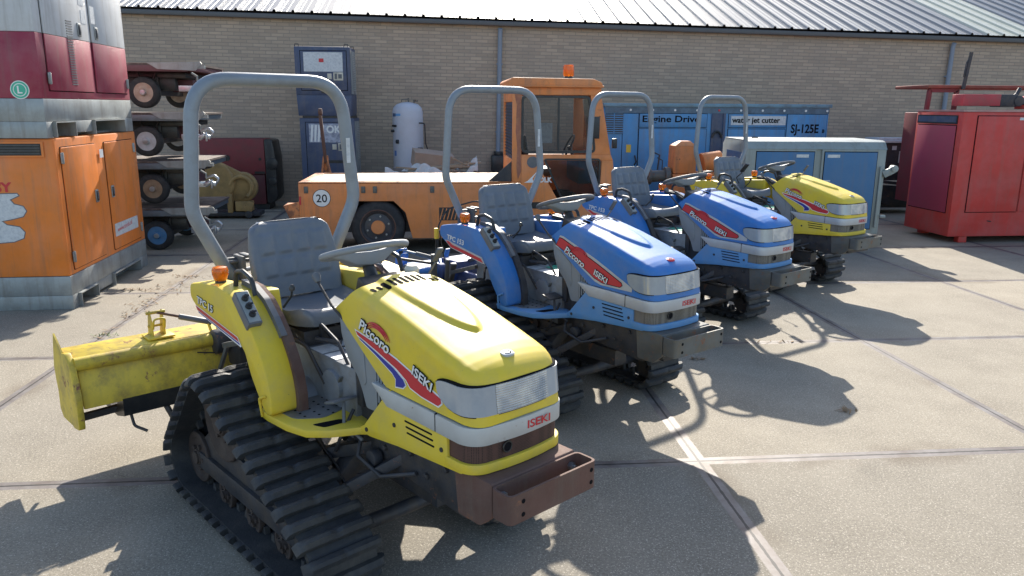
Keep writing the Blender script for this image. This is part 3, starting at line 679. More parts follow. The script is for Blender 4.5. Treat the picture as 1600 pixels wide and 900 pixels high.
        for i in range(5):
            for j in range(4):
                xx = .69 + i * .042 + (j % 2) * .02; yy = .185 + j * .055
                if yy < .40 - max(0, (xx - .82)) * .9: b.cyl((xx, sy * yy, .5146), (xx, sy * yy, .5155), .0062, n=8)
        b.build('tread_holes', BKL, tr_)
        b = MB(); b.prism([(x, sy * y) for x, y in rpoly([(.93, .37), (.99, .345), (1.0, .24), (.955, .25)], .015)], 'z', .5123, .5135); b.build('step_opening', BKL, st)
        b = MB(); b.tube(fillet([(.66, sy * .457, .49), (.665, sy * .468, .575), (.72, sy * .468, .60)], .02, 4), .006, 8); b.build('step_guard', P2 if not Y else YEL, st)
        b = MB(); b.obox((.965, sy * .25, .60), (.085, .11, .012), (0, -18 if heavy else 12, 0)); b.bar((.97, sy * .24, .595), (1.0, sy * .26, .50), .014, .014); b.bar((.985, sy * .25, .50), (1.10, sy * .235, .46), .012, .012); b.build('pedal', DGRY if Y else DRK, T, bevel=.004)
        b = MB(); b.obox((.86, sy * .16, .635), (.07, .085, .008), (0, -55, 0)); b.bar((.86, sy * .15, .63), (.92, sy * .13, .50), .012, .012); b.build('pedal', RSTG, T, bevel=.002)
    # ---- fenders
    for sy in (-1, 1):
        f = fender(sy, P1, T)
        # curved lever guide along the inner edge
        prof = [(.30, 1.004), (.42, .998), (.52, .958), (.60, .892), (.66, .828), (.715, .745), (.752, .67), (.772, .59), (.772, .515)]
        def strip(pr, w0, w1, mt, nm, par, lift=.012):
            b = MB(); rg = []
            for i, (x, z) in enumerate(pr):
                a = Vector(pr[max(0, i - 1)]); c = Vector(pr[min(len(pr) - 1, i + 1)]); t = (c - a).normalized(); nx, nz = -t[1], t[0]
                if nz < 0 and nx < 0: nx, nz = -nx, -nz
                rg.append([(x - nx * .02, sy * w0, z - nz * .02), (x + nx * lift, sy * w0, z + nz * lift), (x + nx * lift, sy * w1, z + nz * lift), (x - nx * .02, sy * w1, z - nz * .02)])
            b.rings(rg); return b.build(nm, mt, par)
        pr2 = [tuple(p) for p in fillet([(x, z, 0) for x, z in prof], .06, 3)]; pr2 = [(p[0], p[1]) for p in pr2]
        h = len(pr2) // 2
        strip(pr2, .345, .30, (RST if heavy else DRK), 'lever_guide', f, .006)
        strip(pr2[:h + 2], .352, .325, DGRY, 'lever_slot_cover', f, .012)
        b = MB(); b.tube([(.62, sy * .31, .94), (.68, sy * .30, 1.00), (.69, sy * .30, 1.03)], .005, 8); b.lathe([(.001, -.014), (.012, -.008), (.013, .004), (.006, .016), (.001, .018)], (.69, sy * .30, 1.035), (0, 0, 1), 12); b.build('fender_lever', BLK, f)
        # grab handle
        b = MB(); b.tube(fillet([(.315, sy * .385, .995), (.33, sy * .385, 1.062), (.40, sy * .385, 1.075), (.485, sy * .385, 1.055), (.515, sy * .385, .985)], .035, 5), .0115, 10); b.build('grab_handle', BLK, f)
        if sy < 0:
            # control box with three knobs
            a = Vector((.490, 0, .982)); c = Vector((.612, 0, .872)); u = (c - a).normalized(); nrm = Vector((-u.z, 0, u.x));  nrm = nrm if nrm.z > 0 else -nrm
            mt_ = Matrix.Identity(4); yv = Vector((0, 1, 0))
            for i in range(3): mt_[i][0] = u[i]; mt_[i][1] = yv[i]; mt_[i][2] = nrm[i]; mt_[i][3] = a[i]
            b = MB(); b.box(-.02, .155, -.468, -.405, -.03, .018, mt_); cb = b.build('control_box', DGRY, f, bevel=.004)
            b = MB(); b.box(-.012, .147, -.462, -.411, .0182, .0205, mt_); b.build('control_face', mat('switch_plate', (.33, .35, .33), .4, .1), cb)
            b = MB()
            for k in (.025, .068, .11): b.lathe([(.015, 0), (.014, .012), (.009, .014), (.009, .024), (.001, .025)], mt_ @ Vector((k, -.4365, .0206)), nrm, 14); b.obox(mt_ @ Vector((k, -.4365, .044)), (.006, .024, .008), (0, math.degrees(math.atan2(-u.z, u.x)), 0))
            b.build('knobs', BLK, cb)
        else:
            b = MB(); b.obox((.60, .40, .965), (.16, .06, .03), (0, 42, 0)); b.build('control_box', DGRY, f, bevel=.006)
        # indicator lamp
        lx = .185
        b = MB(); b.lathe([(.026, 0), (.024, .022), (.001, .022)], (lx, sy * .40, .985), (0, 0, 1), 18); lb = b.build('indicator_lamp', BLK, f)
        b = MB(); b.lathe([(.027, .016), (.031, .026), (.036, .045), (.037, .064), (.031, .077), (.022, .080), (.001, .080)], (lx, sy * .40, .985), (0, 0, 1), 22); b.build('amber_cover', AMB, lb)
        # stripe on the fender flank
        yy = -.4612
        def fd(poly, mt, lv, nm): b = MB(); b.face([(x, sy * (.4612 + .0008 * lv), z) for x, z in poly]); return b.build(nm, mt, f)
        if Y:
            fd([(.012, .861), (.475, .803), (.508, .768), (.50, .762), (.045, .826)], WHT, 0, 'stripe_border'); fd([(.012, .857), (.470, .800), (.485, .783), (.03, .838)], REDL, 1, 'red_stripe'); fd([(.036, .834), (.487, .779), (.495, .770), (.045, .829)], BLUD, 1, 'navy_stripe')
        else:
            fd([(.015, .862), (.075, .862), (.12, .852), (.475, .802), (.512, .757), (.095, .812)], SILG, 0, 'stripe_border'); fd([(.03, .856), (.072, .856), (.115, .838), (.462, .792), (.49, .765), (.10, .817)], REDL, 1, 'red_stripe')
        if sy < 0:
            xd = (1, 0, -.085); yd = (.085, 0, 1)
            if Y:
                text('fender_lettering', model, .050, (.035, -.4612, .876), xd, yd, BKL, f, off=.0028, xs=1.2, shear=.12); text('fender_lettering', model, .050, (.035, -.4624, .876), xd, yd, WHT, f, off=.0006, xs=1.2, shear=.12)
            else: text('fender_lettering', model, .050, (.045, -.4612, .870), xd, yd, WHT, f, off=.0006, xs=1.2, shear=.1)
    # ---- safety frame
    rr = .033 if heavy else .0265
    pth = fillet([(-.03, -.225, .93), (-.01, -.30, 1.02), (0, -.437, 1.30), (-.012, -.385, 1.909), (-.012, .385, 1.909), (0, .437, 1.30), (-.01, .30, 1.02), (-.03, .225, .93)], [0, .1, .20, .20, .20, .20, .1, 0], 9)
    b = MB(); b.tube(pth, rr, 18); rb = b.build('roll_bar', ROPS, T, smooth=60)
    b = MB(); b.obox((.031 if heavy else .024, .395, 1.56), (.002, .026, .13), (0, 0, 12)); b.build('label', LABW, rb)
    for sy in (-1, 1):
        b = MB(); b.obox((.0, sy * .225, .99), (.10, .022, .16)); b.obox((-.02, sy * .27, 1.0), (.022, .10, .12)); b.bar((-.03, sy * .20, 1.07), (.06, sy * .20, 1.07), .03, .014); b.cyl((.0, sy * .17, 1.04), (.0, sy * .32, 1.04), .010, n=10); b.cyl((-.03, sy * .21, .85), (-.03, sy * .21, .98), .028); b.build('roll_bar_mount', MIDM, T, bevel=.004)
    b = MB(); b.cyl((-.02, -.22, .99), (-.02, .22, .99), .011); b.cyl((-.02, -.22, .90), (-.02, .22, .90), .014); b.build('cross_bar', STE, T)
    # ---- seat, steering
    seat = bpy.data.objects.new('seat', None); COL.objects.link(seat); seat.parent = T; make_seat(seat)
    b = MB(); b.box(.16, .52, -.15, .15, .785, .806); b.build('seat_pan', BLK, seat)
    wc = Vector((.787, 0, 1.175)); wu = Vector((1, 0, .30)).normalized(); wn = Vector((-.30, 0, 1)).normalized()
    wheel = bpy.data.objects.new('steering_wheel', None); COL.objects.link(wheel); wheel.parent = T
    b = MB(); b.tube([wc + wu * (.183 * math.cos(a)) + Vector((0, .183 * math.sin(a), 0)) for a in [2 * PI * k / 48 for k in range(48)]], .0145, 12, True); b.build('rim', DGRY if not heavy else GRYP, wheel, smooth=80)
    mt_ = Matrix.Identity(4)
    for i in range(3): mt_[i][0] = wu[i]; mt_[i][1] = (0, 1, 0)[i]; mt_[i][2] = wn[i]; mt_[i][3] = wc[i]
    b = MB(); rg = []
    for yy, hw, h0, h1 in ((-.182, .016, -.012, .010), (-.12, .030, -.030, .004), (-.07, .048, -.060, -.006), (0, .055, -.068, -.010), (.07, .048, -.060, -.006), (.12, .030, -.030, .004), (.182, .016, -.012, .010)):
        rg.append([mt_ @ Vector(q) for q in ((-hw, yy, h1), (hw, yy, h1), (hw * .8, yy, h0), (-hw * .8, yy, h0))])
    b.rings(rg); b.build('wheel_hub', GRYP, wheel, bevel=.006)
    b = MB(); b.tube([mt_ @ Vector((0, 0, -.02)), mt_ @ Vector((.02, 0, -.12)), (.90, 0, .98), (.93, 0, .90)], [.022, .03, .04, .06], 14); b.obox((.93, 0, 1.035), (.12, .20, .07), (0, 20, 0)); b.build('steering_column', BLK, T, bevel=.008)
    if heavy: b = MB(); b.lathe([(.001, .0), (.03, .0), (.032, .03), (.022, .045), (.001, .047)], (1.0, .10, 1.085), (0, 0, 1), 16); b.build('filler_cap', FLYW, T)
    b = MB(); b.tube([(.96, -.21, .93), (.90, -.235, .99), (.80, -.235, 1.07)], .006, 8); lv = b.build('throttle_lever', DRK, T); b = MB(); b.lathe([(.001, -.02), (.012, -.015), (.019, .01), (.016, .022), (.001, .028)], (.79, -.235, 1.085), (-.5, 0, .8), 14); b.build('lever_knob', DGRY, lv)
    b = MB(); b.tube([(.95, .2, .98), (.93, .24, 1.06), (.97, .25, 1.12)], .005, 8); b.obox((.985, .25, 1.155), (.012, .03, .075), (0, 35, 0)); b.build('throttle_lever', DGRY, T, bevel=.004)
    # labels, hoses and small iron on the gearbox
    gl = T
    for (x0, x1, y0, y1, mt) in ((.37, .48, -.18, -.08, LABW), (.37, .46, -.07, .0, LABW), (.50, .60, -.18, -.10, LABW), (.44, .58, -.07, .06, LABW if heavy else LABG)):
        b = MB(); b.box(x0 + .22, x1 + .22, y0, y1, .7212, .7225); b.build('warning_label', mt, T)
    b = MB(); b.lathe([(.045, 0), (.045, .0012), (.001, .0012)], (.80, -.05, .7236), (0, 0, 1), 20); b.build('round_label', LABT if heavy else LABG, T)
    random.seed(11)
    b = MB()
    for k in range(9):
        p = [Vector((random.uniform(.05, .45), random.uniform(-.18, .18), random.uniform(.66, .78)))]
        for j in range(4): p.append(p[-1] + Vector((random.uniform(-.08, .12), random.uniform(-.09, .09), random.uniform(-.05, .05))))
        b.tube(fillet(p, .03, 3), random.choice((.004, .006, .008)), 7)
    b.build('hoses', HOSE, T)
    b = MB()
    for k in range(7):
        c = Vector((random.uniform(.1, .5), random.uniform(-.19, .19), random.uniform(.68, .78))); b.obox(c, (random.uniform(.03, .09), .02, random.uniform(.02, .06)), (random.uniform(0, 90), random.uniform(0, 90), 0))
    b.build('linkage', STE, T, bevel=.002)
    b = MB()
    for k in range(12):
        c = Vector((random.uniform(.35, .66), random.uniform(-.2, .2), random.uniform(.73, .80))); d = Vector((random.uniform(-.12, .12), random.uniform(-.1, .1), random.uniform(-.04, .04))); b.cyl(c, c + d, random.choice((.005, .008, .012)), n=8)
    b.tube(fillet([(.30, -.20, .73), (.45, -.225, .78), (.62, -.21, .74), (.75, -.20, .60)], .05, 4), .009, 8); b.tube(fillet([(.55, -.10, .73), (.62, -.14, .84), (.80, -.16, .80), (.92, -.17, .70)], .05, 4), .007, 8)
    b.build('control_rods', DRK, T)
    # rear hitch
    b = MB()
    for sy in (-1, 1):
        b.bar((-.02, sy * .16, .62), (-.34, sy * .20, .52), .03, .03); b.bar((-.02, sy * .12, .36), (-.48, sy * .24, .30), .03, .05); b.bar((-.30, sy * .20, .53), (-.42, sy * .22, .32), .02, .02)
    b.bar((-.05, 0, .70), (-.45, 0, .56), .025, .025); b.build('rear_hitch', MIDM, T, bevel=.003)
    return T
def place(T, i):
    POSE = ((-2.133, .385, -52.516), (-.913, 2.146, -57.661), (.42, 3.798, -57.201), (1.98, 5.357, -60.725))[i]
    k = .95; cx, cy, cz = -1.3182, -3.6031, 1.7906     # the frame above was measured 1/k too large
    T.location = (cx + k * (POSE[0] - cx), cy + k * (POSE[1] - cy), cz * (1 - k)); T.rotation_euler = (0, 0, R(POSE[2])); T.scale = (k, k, k)
def tiller(T, m, m2, heavy, W=(-.90, .62)):
    a, c = W
    t = bpy.data.objects.new('rotary_tiller', None); COL.objects.link(t); t.parent = T
    b = MB(); b.prism([(-.55, .545), (-.76, .550), (-.88, .40), (-.875, .385), (-.76, .532), (-.56, .525)], 'y', a, c)
    b.prism([(-.535, .50), (-.50, .42), (-.475, .29), (-.49, .29), (-.515, .42), (-.55, .49)], 'y', a + .02, c); b.prism([(-.55, .545), (-.535, .50), (-.55, .49), (-.57, .535)], 'y', a, c)
    b.build('tiller_cover', m, t, bevel=.003)
    b = MB(); b.cyl((-.53, a + .01, .515), (-.53, c, .50), .036); b.build('tiller_beam', m, t)
    b = MB(); b.prism([(-.56, .30), (-.47, .30), (-.475, .205), (-.60, .17), (-.85, .17), (-.85, .2), (-.6, .2)], 'y', a + .20, c - .1); b.build('rubber_skirt', BLK, t)
    b = MB(); b.prism(rpoly([(-.46, .19), (-.45, .36), (-.50, .52), (-.58, .57), (-.66, .55), (-.60, .34), (-.58, .17)], .02), 'y', a - .018, a + .012)
    b.build('side_plate', m2, t, bevel=.003)
    b = MB(); b.prism([(-.60, .17), (-.655, .54), (-.70, .575), (-.80, .625), (-.825, .56), (-.87, .43), (-.86, .36), (-.84, .30), (-.845, .20), (-.8, .16)], 'y', a - .012, a - .004); b.build('side_plate', m2, t)
    b = MB(); b.prism(rpoly([(-.46, .19), (-.45, .36), (-.50, .52), (-.70, .56), (-.86, .42), (-.84, .2)], .02), 'y', c, c + .02); b.build('side_plate', m2, t, bevel=.003)
    b = MB(); b.bar((-.62, a + .03, .20), (-.62, a + .42, .215), .03, .035); b.cyl((-.70, a + .04, .26), (-.70, c - .04, .26), .03)
    k = 0; yy = a + .12
    while yy < c - .08:
        ang = k * 2.1; q = [(-.70, yy, .26)]
        for j in range(1, 7): r_ = .03 + j * .024; th = ang + (.25 * max(0, j - 3)); q.append((-.70 + r_ * math.cos(th), yy + .012 * max(0, j - 4), .27 + r_ * .75 * math.sin(th)))
        b.tube(q, .010, 6); yy += .075; k += 1
    b.build('tines', DRK, t)
    b = MB(); b.tube(fillet([(-.52, a + .24, .22), (-.50, a + .25, .13), (-.46, a + .30, .10)], .03, 4), .008, 8); b.build('guide_rod', DRK, t); b = MB(); b.tube(fillet([(-.50, a + .42, .20), (-.47, a + .45, .11), (-.45, a + .53, .12), (-.46, a + .54, .18)], .03, 4), .016, 8); b.build('guide_hook', DRK, t)
    # height adjuster bracket and cylinder
    yb = a + .46
    b = MB(); b.box(-.70, -.58, yb - .07, yb + .07, .552, .562); b.prism([(-.70, .56), (-.62, .56), (-.63, .64), (-.655, .70), (-.68, .66)], 'y', yb - .035, yb - .028); b.prism([(-.70, .56), (-.62, .56), (-.63, .64), (-.655, .70), (-.68, .66)], 'y', yb + .028, yb + .035)
    b.cyl((-.655, yb - .05, .685), (-.655, yb + .05, .685), .009); b.cyl((-.66, yb - .045, .61), (-.66, yb + .045, .61), .007)
    b.tube(fillet([(-.62, yb - .03, .60), (-.60, yb - .03, .66), (-.60, yb + .03, .66), (-.62, yb + .03, .60)], .02, 4), .006, 8); b.build('adjuster_bracket', m2, t, bevel=.002)
    b = MB(); b.cyl((-.655, yb, .685), (-.62, yb + .12, .645), .0075); b.build('adjuster_rod', RST if heavy else STE, t); b = MB(); b.cyl((-.62, yb + .11, .648), (-.575, yb + .27, .595), .016); b.build('adjuster_cylinder', DGRY, t)
    b = MB(); b.bar((-.575, yb + .25, .60), (-.56, yb + .26, .54), .012, .012); b.bar((-.575, yb + .29, .60), (-.56, yb + .30, .54), .012, .012); b.obox((-.62, yb + .40, .61), (.012, .05, .10), (0, 20, 15)); b.build('stay', m, t, bevel=.002)
    b = MB(); b.tube(fillet([(-.53, yb + .40, .56), (-.50, yb + .46, .56), (-.40, yb + .52, .66), (-.2, yb + .60, .70)], .06, 4), .0035, 6); b.tube(fillet([(-.50, yb + .15, .46), (-.48, yb + .30, .43), (-.50, yb + .40, .52), (-.53, yb + .40, .56)], .05, 4), .0035, 6); b.build('cable', HOSE, t)
    b = MB(); b.box(-.58, -.34, -.12, .12, .36, .60); b.cyl((-.5, -.2, .50), (-.5, .2, .50), .07); b.bar((-.40, -.10, .52), (-.05, -.08, .50), .04, .05); b.bar((-.42, .12, .62), (-.30, .12, .75), .03, .03); b.build('tiller_gearcase', DRK if heavy else mat('dark_blue_casting', (.03, .06, .2), .5, .1, .2, DUST, .3, 8), t, bevel=.012)
    b = MB(); b.obox((-.50, -.155, .50), (.05, .03, .05)); b.bar((-.52, -.14, .53), (-.47, -.17, .56), .01, .01); b.obox((-.48, -.11, .50), (.03, .08, .04), (20, 20, 0)); b.build('clamp', STE, t, bevel=.004)
    return t

T1 = make_tractor('crawler_tractor', 'nearest yellow crawler tractor with a rusty front bracket and yellow rotary tiller behind', 'yellow', True, 'TPC 15', heavy=True)
place(T1, 0); tiller(T1, YELW, YELW, True)
T2 = make_tractor('crawler_tractor', 'blue crawler tractor directly behind the nearest yellow tractor, with a blue tiller', 'blue', False, 'TPC 153')
T3 = dup(T2); place(T3, 2); T3['label'] = 'blue crawler tractor third in the row, beside the farther yellow tractor'
place(T2, 1); tiller(T2, BLU, BLU, False)
T4 = make_tractor('crawler_tractor', 'yellow crawler tractor farthest away in the row, beside the blue and grey generator', 'yellow', False, 'TPC 15'); place(T4, 3)
# cable and tag standing up behind the second tractor
b = MB(); b.tube(fillet([(-.34, -.30, .62), (-.37, -.27, .90), (-.38, -.18, 1.02), (-.26, .0, 1.08), (-.10, .10, 1.04)], .12, 7), .006, 8); b.tube([(-.34, -.32, .6), (-.355, -.30, .86)], .005, 6); b.tube([(-.37, -.26, .86), (-.33, -.24, .60)], .005, 6); b.build('control_cable', HOSE, T2)
b = MB(); b.cyl((-.36, -.295, .80), (-.36, -.295, .88), .018, n=10); b.build('cable_tag', LABY, T2)
b = MB(); b.bar((-.36, -.62, .68), (-.36, -.30, .60), .02, .02); b.bar((-.40, -.30, .42), (-.36, -.32, .68), .05, .03); b.bar((-.30, -.25, .42), (-.20, -.30, .66), .03, .03); b.bar((-.42, -.16, .34), (-.30, -.18, .60), .05, .03); b.build('lift_links', MIDM, T2, bevel=.004)
b = MB(); b.tube([(.70, -.50, 1.0), (.66, -.50, 1.06), (.73, -.50, 1.12)], .007, 8); b.obox((.76, -.50, 1.17), (.02, .05, .11), (0, 40, 0)); b.build('folded_mirror', BLK, T4, bevel=.004)

# ------------------------------------------------------------------ generator cabinets stacked on the left
def pocket_base(parent, name, x0, x1, y0, y1, z0, z1, m):
    """galvanised tray with fork pockets cut through the side facing +X"""
    b = MB(); zp = z0 + (z1 - z0) * .42; L = y1 - y0
    ys = [y0, y0 + .12, y0 + .52, y0 + .95, y0 + 1.45, y1 - .12 + .0, y1]
    b.box(x0, x1, y0, y1, zp, z1); b.box(x0, x1, y0, ys[1], z0, zp - .0); b.box(x0, x1, ys[2], ys[3], z0 + .03, zp); b.box(x0, x1, y1 - .30, y1, z0, zp)
    b.box(x0 + .02, x1 - .12, y0 + .10, y1 - .1, z0 + .0, z0 + .02); o = b.build(name, m, parent, bevel=.004)
    b = MB()
    for a, c in ((ys[1], ys[2]), (ys[3], y1 - .30)):
        b.box(x0, x1 + .03, a, a + .008, z0 + .003, zp - .002); b.box(x0, x1 + .03, c - .008, c, z0 + .003, zp - .002); b.box(x0, x1 + .03, a + .0085, c - .0085, zp - .012, zp - .003)
    b.build('fork_pockets', m, o); return o
def latch(parent, x, y, z):
    b = MB(); b.box(x, x + .010, y - .035, y + .035, z - .06, z + .06); o = b.build('latch', GAL, parent, bevel=.004)
    b = MB(); b.box(x + .0102, x + .013, y - .022, y + .022, z - .045, z + .045); h = b.build('latch_recess', BLK, o); b = MB(); b.box(x + .013, x + .020, y - .014, y + .014, z - .03, z + .035); b.build('latch_paddle', DGRY, h, bevel=.003)
def hinge(parent, x, y, z):
    b = MB(); b.box(x, x + .009, y - .028, y + .028, z - .045, z + .045); b.cyl((x + .006, y, z - .05), (x + .006, y, z + .05), .011, n=10); b.build('hinge', GAL, parent, bevel=.002)
gA = thing('generator', 'orange generator cabinet on a galvanised base, at the left edge under the crimson one', 'generator', (-4.60, 3.42, 0), R(2.2))
pocket_base(gA, 'base', -1.25, 0, 0, 2.03, 0, .30, GAL)
b = MB(); b.box(-1.25, 0, 0, 2.03, .302, 1.50); b.build('cabinet', ORG, gA, bevel=.012)
b = MB(); b.box(-1.18, -.10, -.006, .02, 1.36, 1.46); gr = b.build('air_grille', BLK, gA)
b = MB()
for k in range(4): b.bar((-1.17, -.012, 1.375 + k * .024), (-.11, -.012, 1.375 + k * .024), .02, .004)
b.build('grille_slats', DGRY, gr); b = MB(); b.box(-1.20, -.08, -.014, -.004, 1.460, 1.475); b.box(-1.20, -.08, -.014, -.004, 1.345, 1.36); b.box(-.10, -.08, -.014, -.004, 1.36, 1.46); b.build('grille_frame', ORG, gr)
for y0, y1, ly, hy in ((.10, .86, .76, .10), (1.09, 1.90, 1.17, 1.90)):
    b = MB(); b.prism(rpoly([(y0, .345), (y1, .345), (y1, 1.42), (y0, 1.42)], .02), 'x', .001, .012); d = b.build('door', ORG, gA, bevel=.003)
    b = MB(); b.prism(rpoly([(y0 - .007, .338), (y1 + .007, .338), (y1 + .007, 1.427), (y0 - .007, 1.427)], .02), 'x', .0005, .003); b.build('door_gap', BKL, d)
    latch(d, .012, ly, .93); hinge(d, .012, hy + (.0), 1.33); hinge(d, .012, hy, .46)
b = MB(); b.box(.0125, .0145, 1.13, 1.80, .47, .60); pl = b.build('name_plate', LABW, gA)
text('plate_lettering', 'www.tools.nl', .07, (.0146, 1.19, .51), (0, 1, .05), (0, 0, 1), REDL, pl, xs=1.15, ext=.0004)
b = MB(); b.box(.0125, .0145, .94, 1.03, 1.28, 1.36); b.build('label', LABW, gA)
text('front_lettering', 'SY', .11, (-.52, -.0015, 1.055), (1, 0, 0), (0, 0, 1), REDL, gA, off=.004, xs=1.15)
b = MB(); bl2 = [(-.62, 1.03), (-.345, 1.035), (-.335, 1.02), (-.41, .985), (-.38, .945), (-.31, .925), (-.29, .885), (-.32, .84), (-.42, .815), (-.50, .80), (-.46, .765), (-.36, .745), (-.325, .70), (-.34, .65), (-.42, .62), (-.55, .61), (-.8, .62), (-.85, 1.0)]
b.prism(bl2, 'y', -.002, -.0005); lg = b.build('white_flash', LABW, gA); b = MB(); b.prism(opoly(bl2, .008), 'y', -.0008, -.0003); b.build('flash_outline', DGRY, lg)
b = MB(); b.tube([(0.004, .0, .31), (.004, .0, 1.49)], .006, 6); b.build('corner_seam', ORG, gA)
gB = thing('generator', 'crimson and pale grey generator cabinet stacked on the orange one', 'generator', (-4.62, 3.38, 1.502), R(1.5))
pocket_base(gB, 'base', -1.25, 0, 0, 2.03, 0.003, .33, GAL)
b = MB(); b.box(-1.25, 0, 0, 2.03, .332, .865); b.build('lower_cabinet', CRIM, gB, bevel=.006)
b = MB(); b.box(-1.25, 0, 0, 2.03, .866, 1.90); b.build('upper_cabinet', CREY, gB, bevel=.006)
for y0, y1, ly in ((.14, 1.07, .85), (1.14, 1.95, 1.24)):
    b = MB(); b.box(.001, .013, y0, y1, .40, .862); d = b.build('lower_door', CRIM, gB, bevel=.003); b = MB(); b.box(.001, .013, y0, y1, .866, 1.80); b.build('upper_door', CREY, d, bevel=.003)
    b = MB(); b.box(.0003, .002, y0 - .008, y1 + .008, .392, 1.808); b.build('door_gap', BKL, d)
    latch(d, .013, ly, .955)
hinge(gB, .012, .14, .50); hinge(gB, .012, 1.95, .50)
b = MB()
for k in range(26): b.bar((.0155, .58, .46 + k * .022), (.0155, .70, .462 + k * .022), .006, .009)
b.build('louvres', DGRY, gB)
b = MB(); b.box(.0133, .015, .93, 1.03, 1.02, 1.14); b.box(.0133, .015, 1.15, 1.25, 1.04, 1.20); b.box(.0133, .015, .90, 1.02, 1.18, 1.32); b.build('stickers', LABW, gB)
b = MB(); b.lathe([(.075, -.002), (.075, .001), (.001, .001)], (-.17, -.002, .40), (0, -1, 0), 32); q = b.build('round_sticker', WHT, gB)
b = MB(); b.lathe([(.068, 0), (.068, .0012), (.054, .0012), (.054, 0)], (-.17, -.0035, .40), (0, -1, 0), 32, True); b.build('sticker_ring', LABG, q); b = MB(); b.lathe([(.046, 0), (.046, .0012), (.001, .0012)], (-.17, -.0035, .40), (0, -1, 0), 28); b.build('sticker_disc', LABG, q)
text('sticker_letter', 'L', .085, (-.172, -.0052, .372), (1, 0, 0), (0, 0, 1), WHT, q, align='CENTER', off=.002)

# ------------------------------------------------------------------ stacked dollies
RIMC = [mat('rusty_white_rim', (.42, .33, .26), .6, 0, .2, (.3, .14, .07), .8, 12), mat('pale_rim', (.45, .46, .48), .55, 0, .15, (.3, .2, .15), .5, 12), mat('brown_rim', (.28, .19, .12), .6, 0, .2, (.2, .1, .06), .7, 12), mat('blue_rim', (.07, .20, .38), .55, 0, .15, (.2, .2, .2), .4, 12)]
DKM = mat('galvanised_dolly_frame', (.15, .18, .21), .45, .4, .15, (.15, .12, .1), .5, 8)
MARD = mat('maroon_dolly_beam', (.13, .05, .06), .6, 0, .15, (.1, .07, .06), .5, 8)
lab = ['tow dolly with rusty white wheels, topmost of the dolly stack', 'tow dolly with pale wheel rims, second from the top of its stack', 'tow dolly with brown wheel rims, second from the bottom of its stack', 'tow dolly with blue wheel rims, standing on the ground under the stack']
for k, (zb, zd) in enumerate(((1.745, 2.26), (1.165, 1.68), (.585, 1.10), (0, .52))):
    t = thing('tow_dolly', lab[k], 'dolly', (-4.87 + random.uniform(-.03, .03), 6.3, zb), R(random.uniform(-1.5, 1.5)), 'tow dollies stacked beside the cabinets'); h = zd - zb
    b = MB(); b.box(-1.6, .62, .02, 1.30, h - .012, h + .012); b.build('deck', mat('dolly_plank', (.10, .07, .06), .75, 0, .2, (.30, .24, .20), .8, 4), t)
    b = MB(); b.box(-1.6, .55, 0, .05, h - .085, h - .014); b.box(-1.6, .55, 1.26, 1.31, h - .085, h - .014); b.box(.52, .60, .0, 1.31, h - .075, h - .014)
    b.build('frame_rail', MARD if k == 0 else DKM, t, bevel=.004)
    b = MB(); b.box(-1.5, .45, .25, 1.15, h - .15, h - .09); b.box(-.5, .3, .30, .40, h - .30, h - .15); b.bar((-.6, .25, h - .12), (-.2, .25, .2), .04, .04); b.box(.05, .12, .25, 1.1, .15, h - .1); b.build('undercarriage', BLK, t, bevel=.004)
    b = MB(); b.prism([(.10, h + .013), (.72, h + .030), (.74, h + .005), (.66, h - .075), (.22, h - .06)], 'y', -.02, -.004); b.box(.58, .76, -.01, .05, h - .05, h - .01); b.tube([(.6, .02, h - .1), (.66, .02, h - .14), (.66, .02, h - .19)], .014, 8); b.build('side_plate', GAL, t)
    for yy in (.0, 1.12):
        xx = .0 if yy == 0 else .03
        wl = bpy.data.objects.new('wheel', None); COL.objects.link(wl); wl.parent = t
        b = MB(); b.lathe([(.115, 0), (.165, .0), (.185, .02), (.185, .075), (.165, .095), (.115, .095)], (xx, yy + .06, .186), (0, 1, 0), 32, True); b.build('tyre', TYR, wl, smooth=50)
        b = MB(); b.lathe([(.118, .002), (.118, .018), (.105, .02), (.095, .035), (.05, .03), (.045, .002), (.03, -.015), (.001, -.018)], (xx, yy + .06, .186), (0, 1, 0), 28); b.build('rim', RIMC[k], wl, smooth=50)
        b = MB(); b.lathe([(.032, -.004), (.03, -.035), (.001, -.04)], (xx, yy + .06, .186), (0, 1, 0), 18); b.build('hub_cap', ALU, wl)
        b = MB(); b.bar((xx - .10, yy + .19, h - .09), (xx - .02, yy + .19, .19), .03, .012); b.bar((xx + .12, yy + .19, h - .09), (xx + .02, yy + .19, .19), .03, .012); b.cyl((xx, yy + .1, .186), (xx, yy + .24, .186), .025); b.build('fork', BLK, t)
    b = MB(); b.box(.16, .42, .6, .9, .20, h - .16); b.build('axle_box', MARD, t, bevel=.01)
    b = MB(); b.bar((.40, .14, h - .28), (.62, .14, h - .28), .05, .07); b.cyl((.60, .14, h - .29), (.68, .14, h - .25), .035); b.obox((.70, .14, h - .27), (.09, .05, .05), (0, 20, 0)); b.cyl((.70, .10, h - .33), (.70, .10, h - .22), .014); b.tube(fillet([(.62, .16, h - .20), (.72, .16, h - .17), (.78, .16, h - .22), (.74, .16, h - .27)], .03, 4), .016, 8)
    b.build('tow_coupling', ALU, t, bevel=.006)

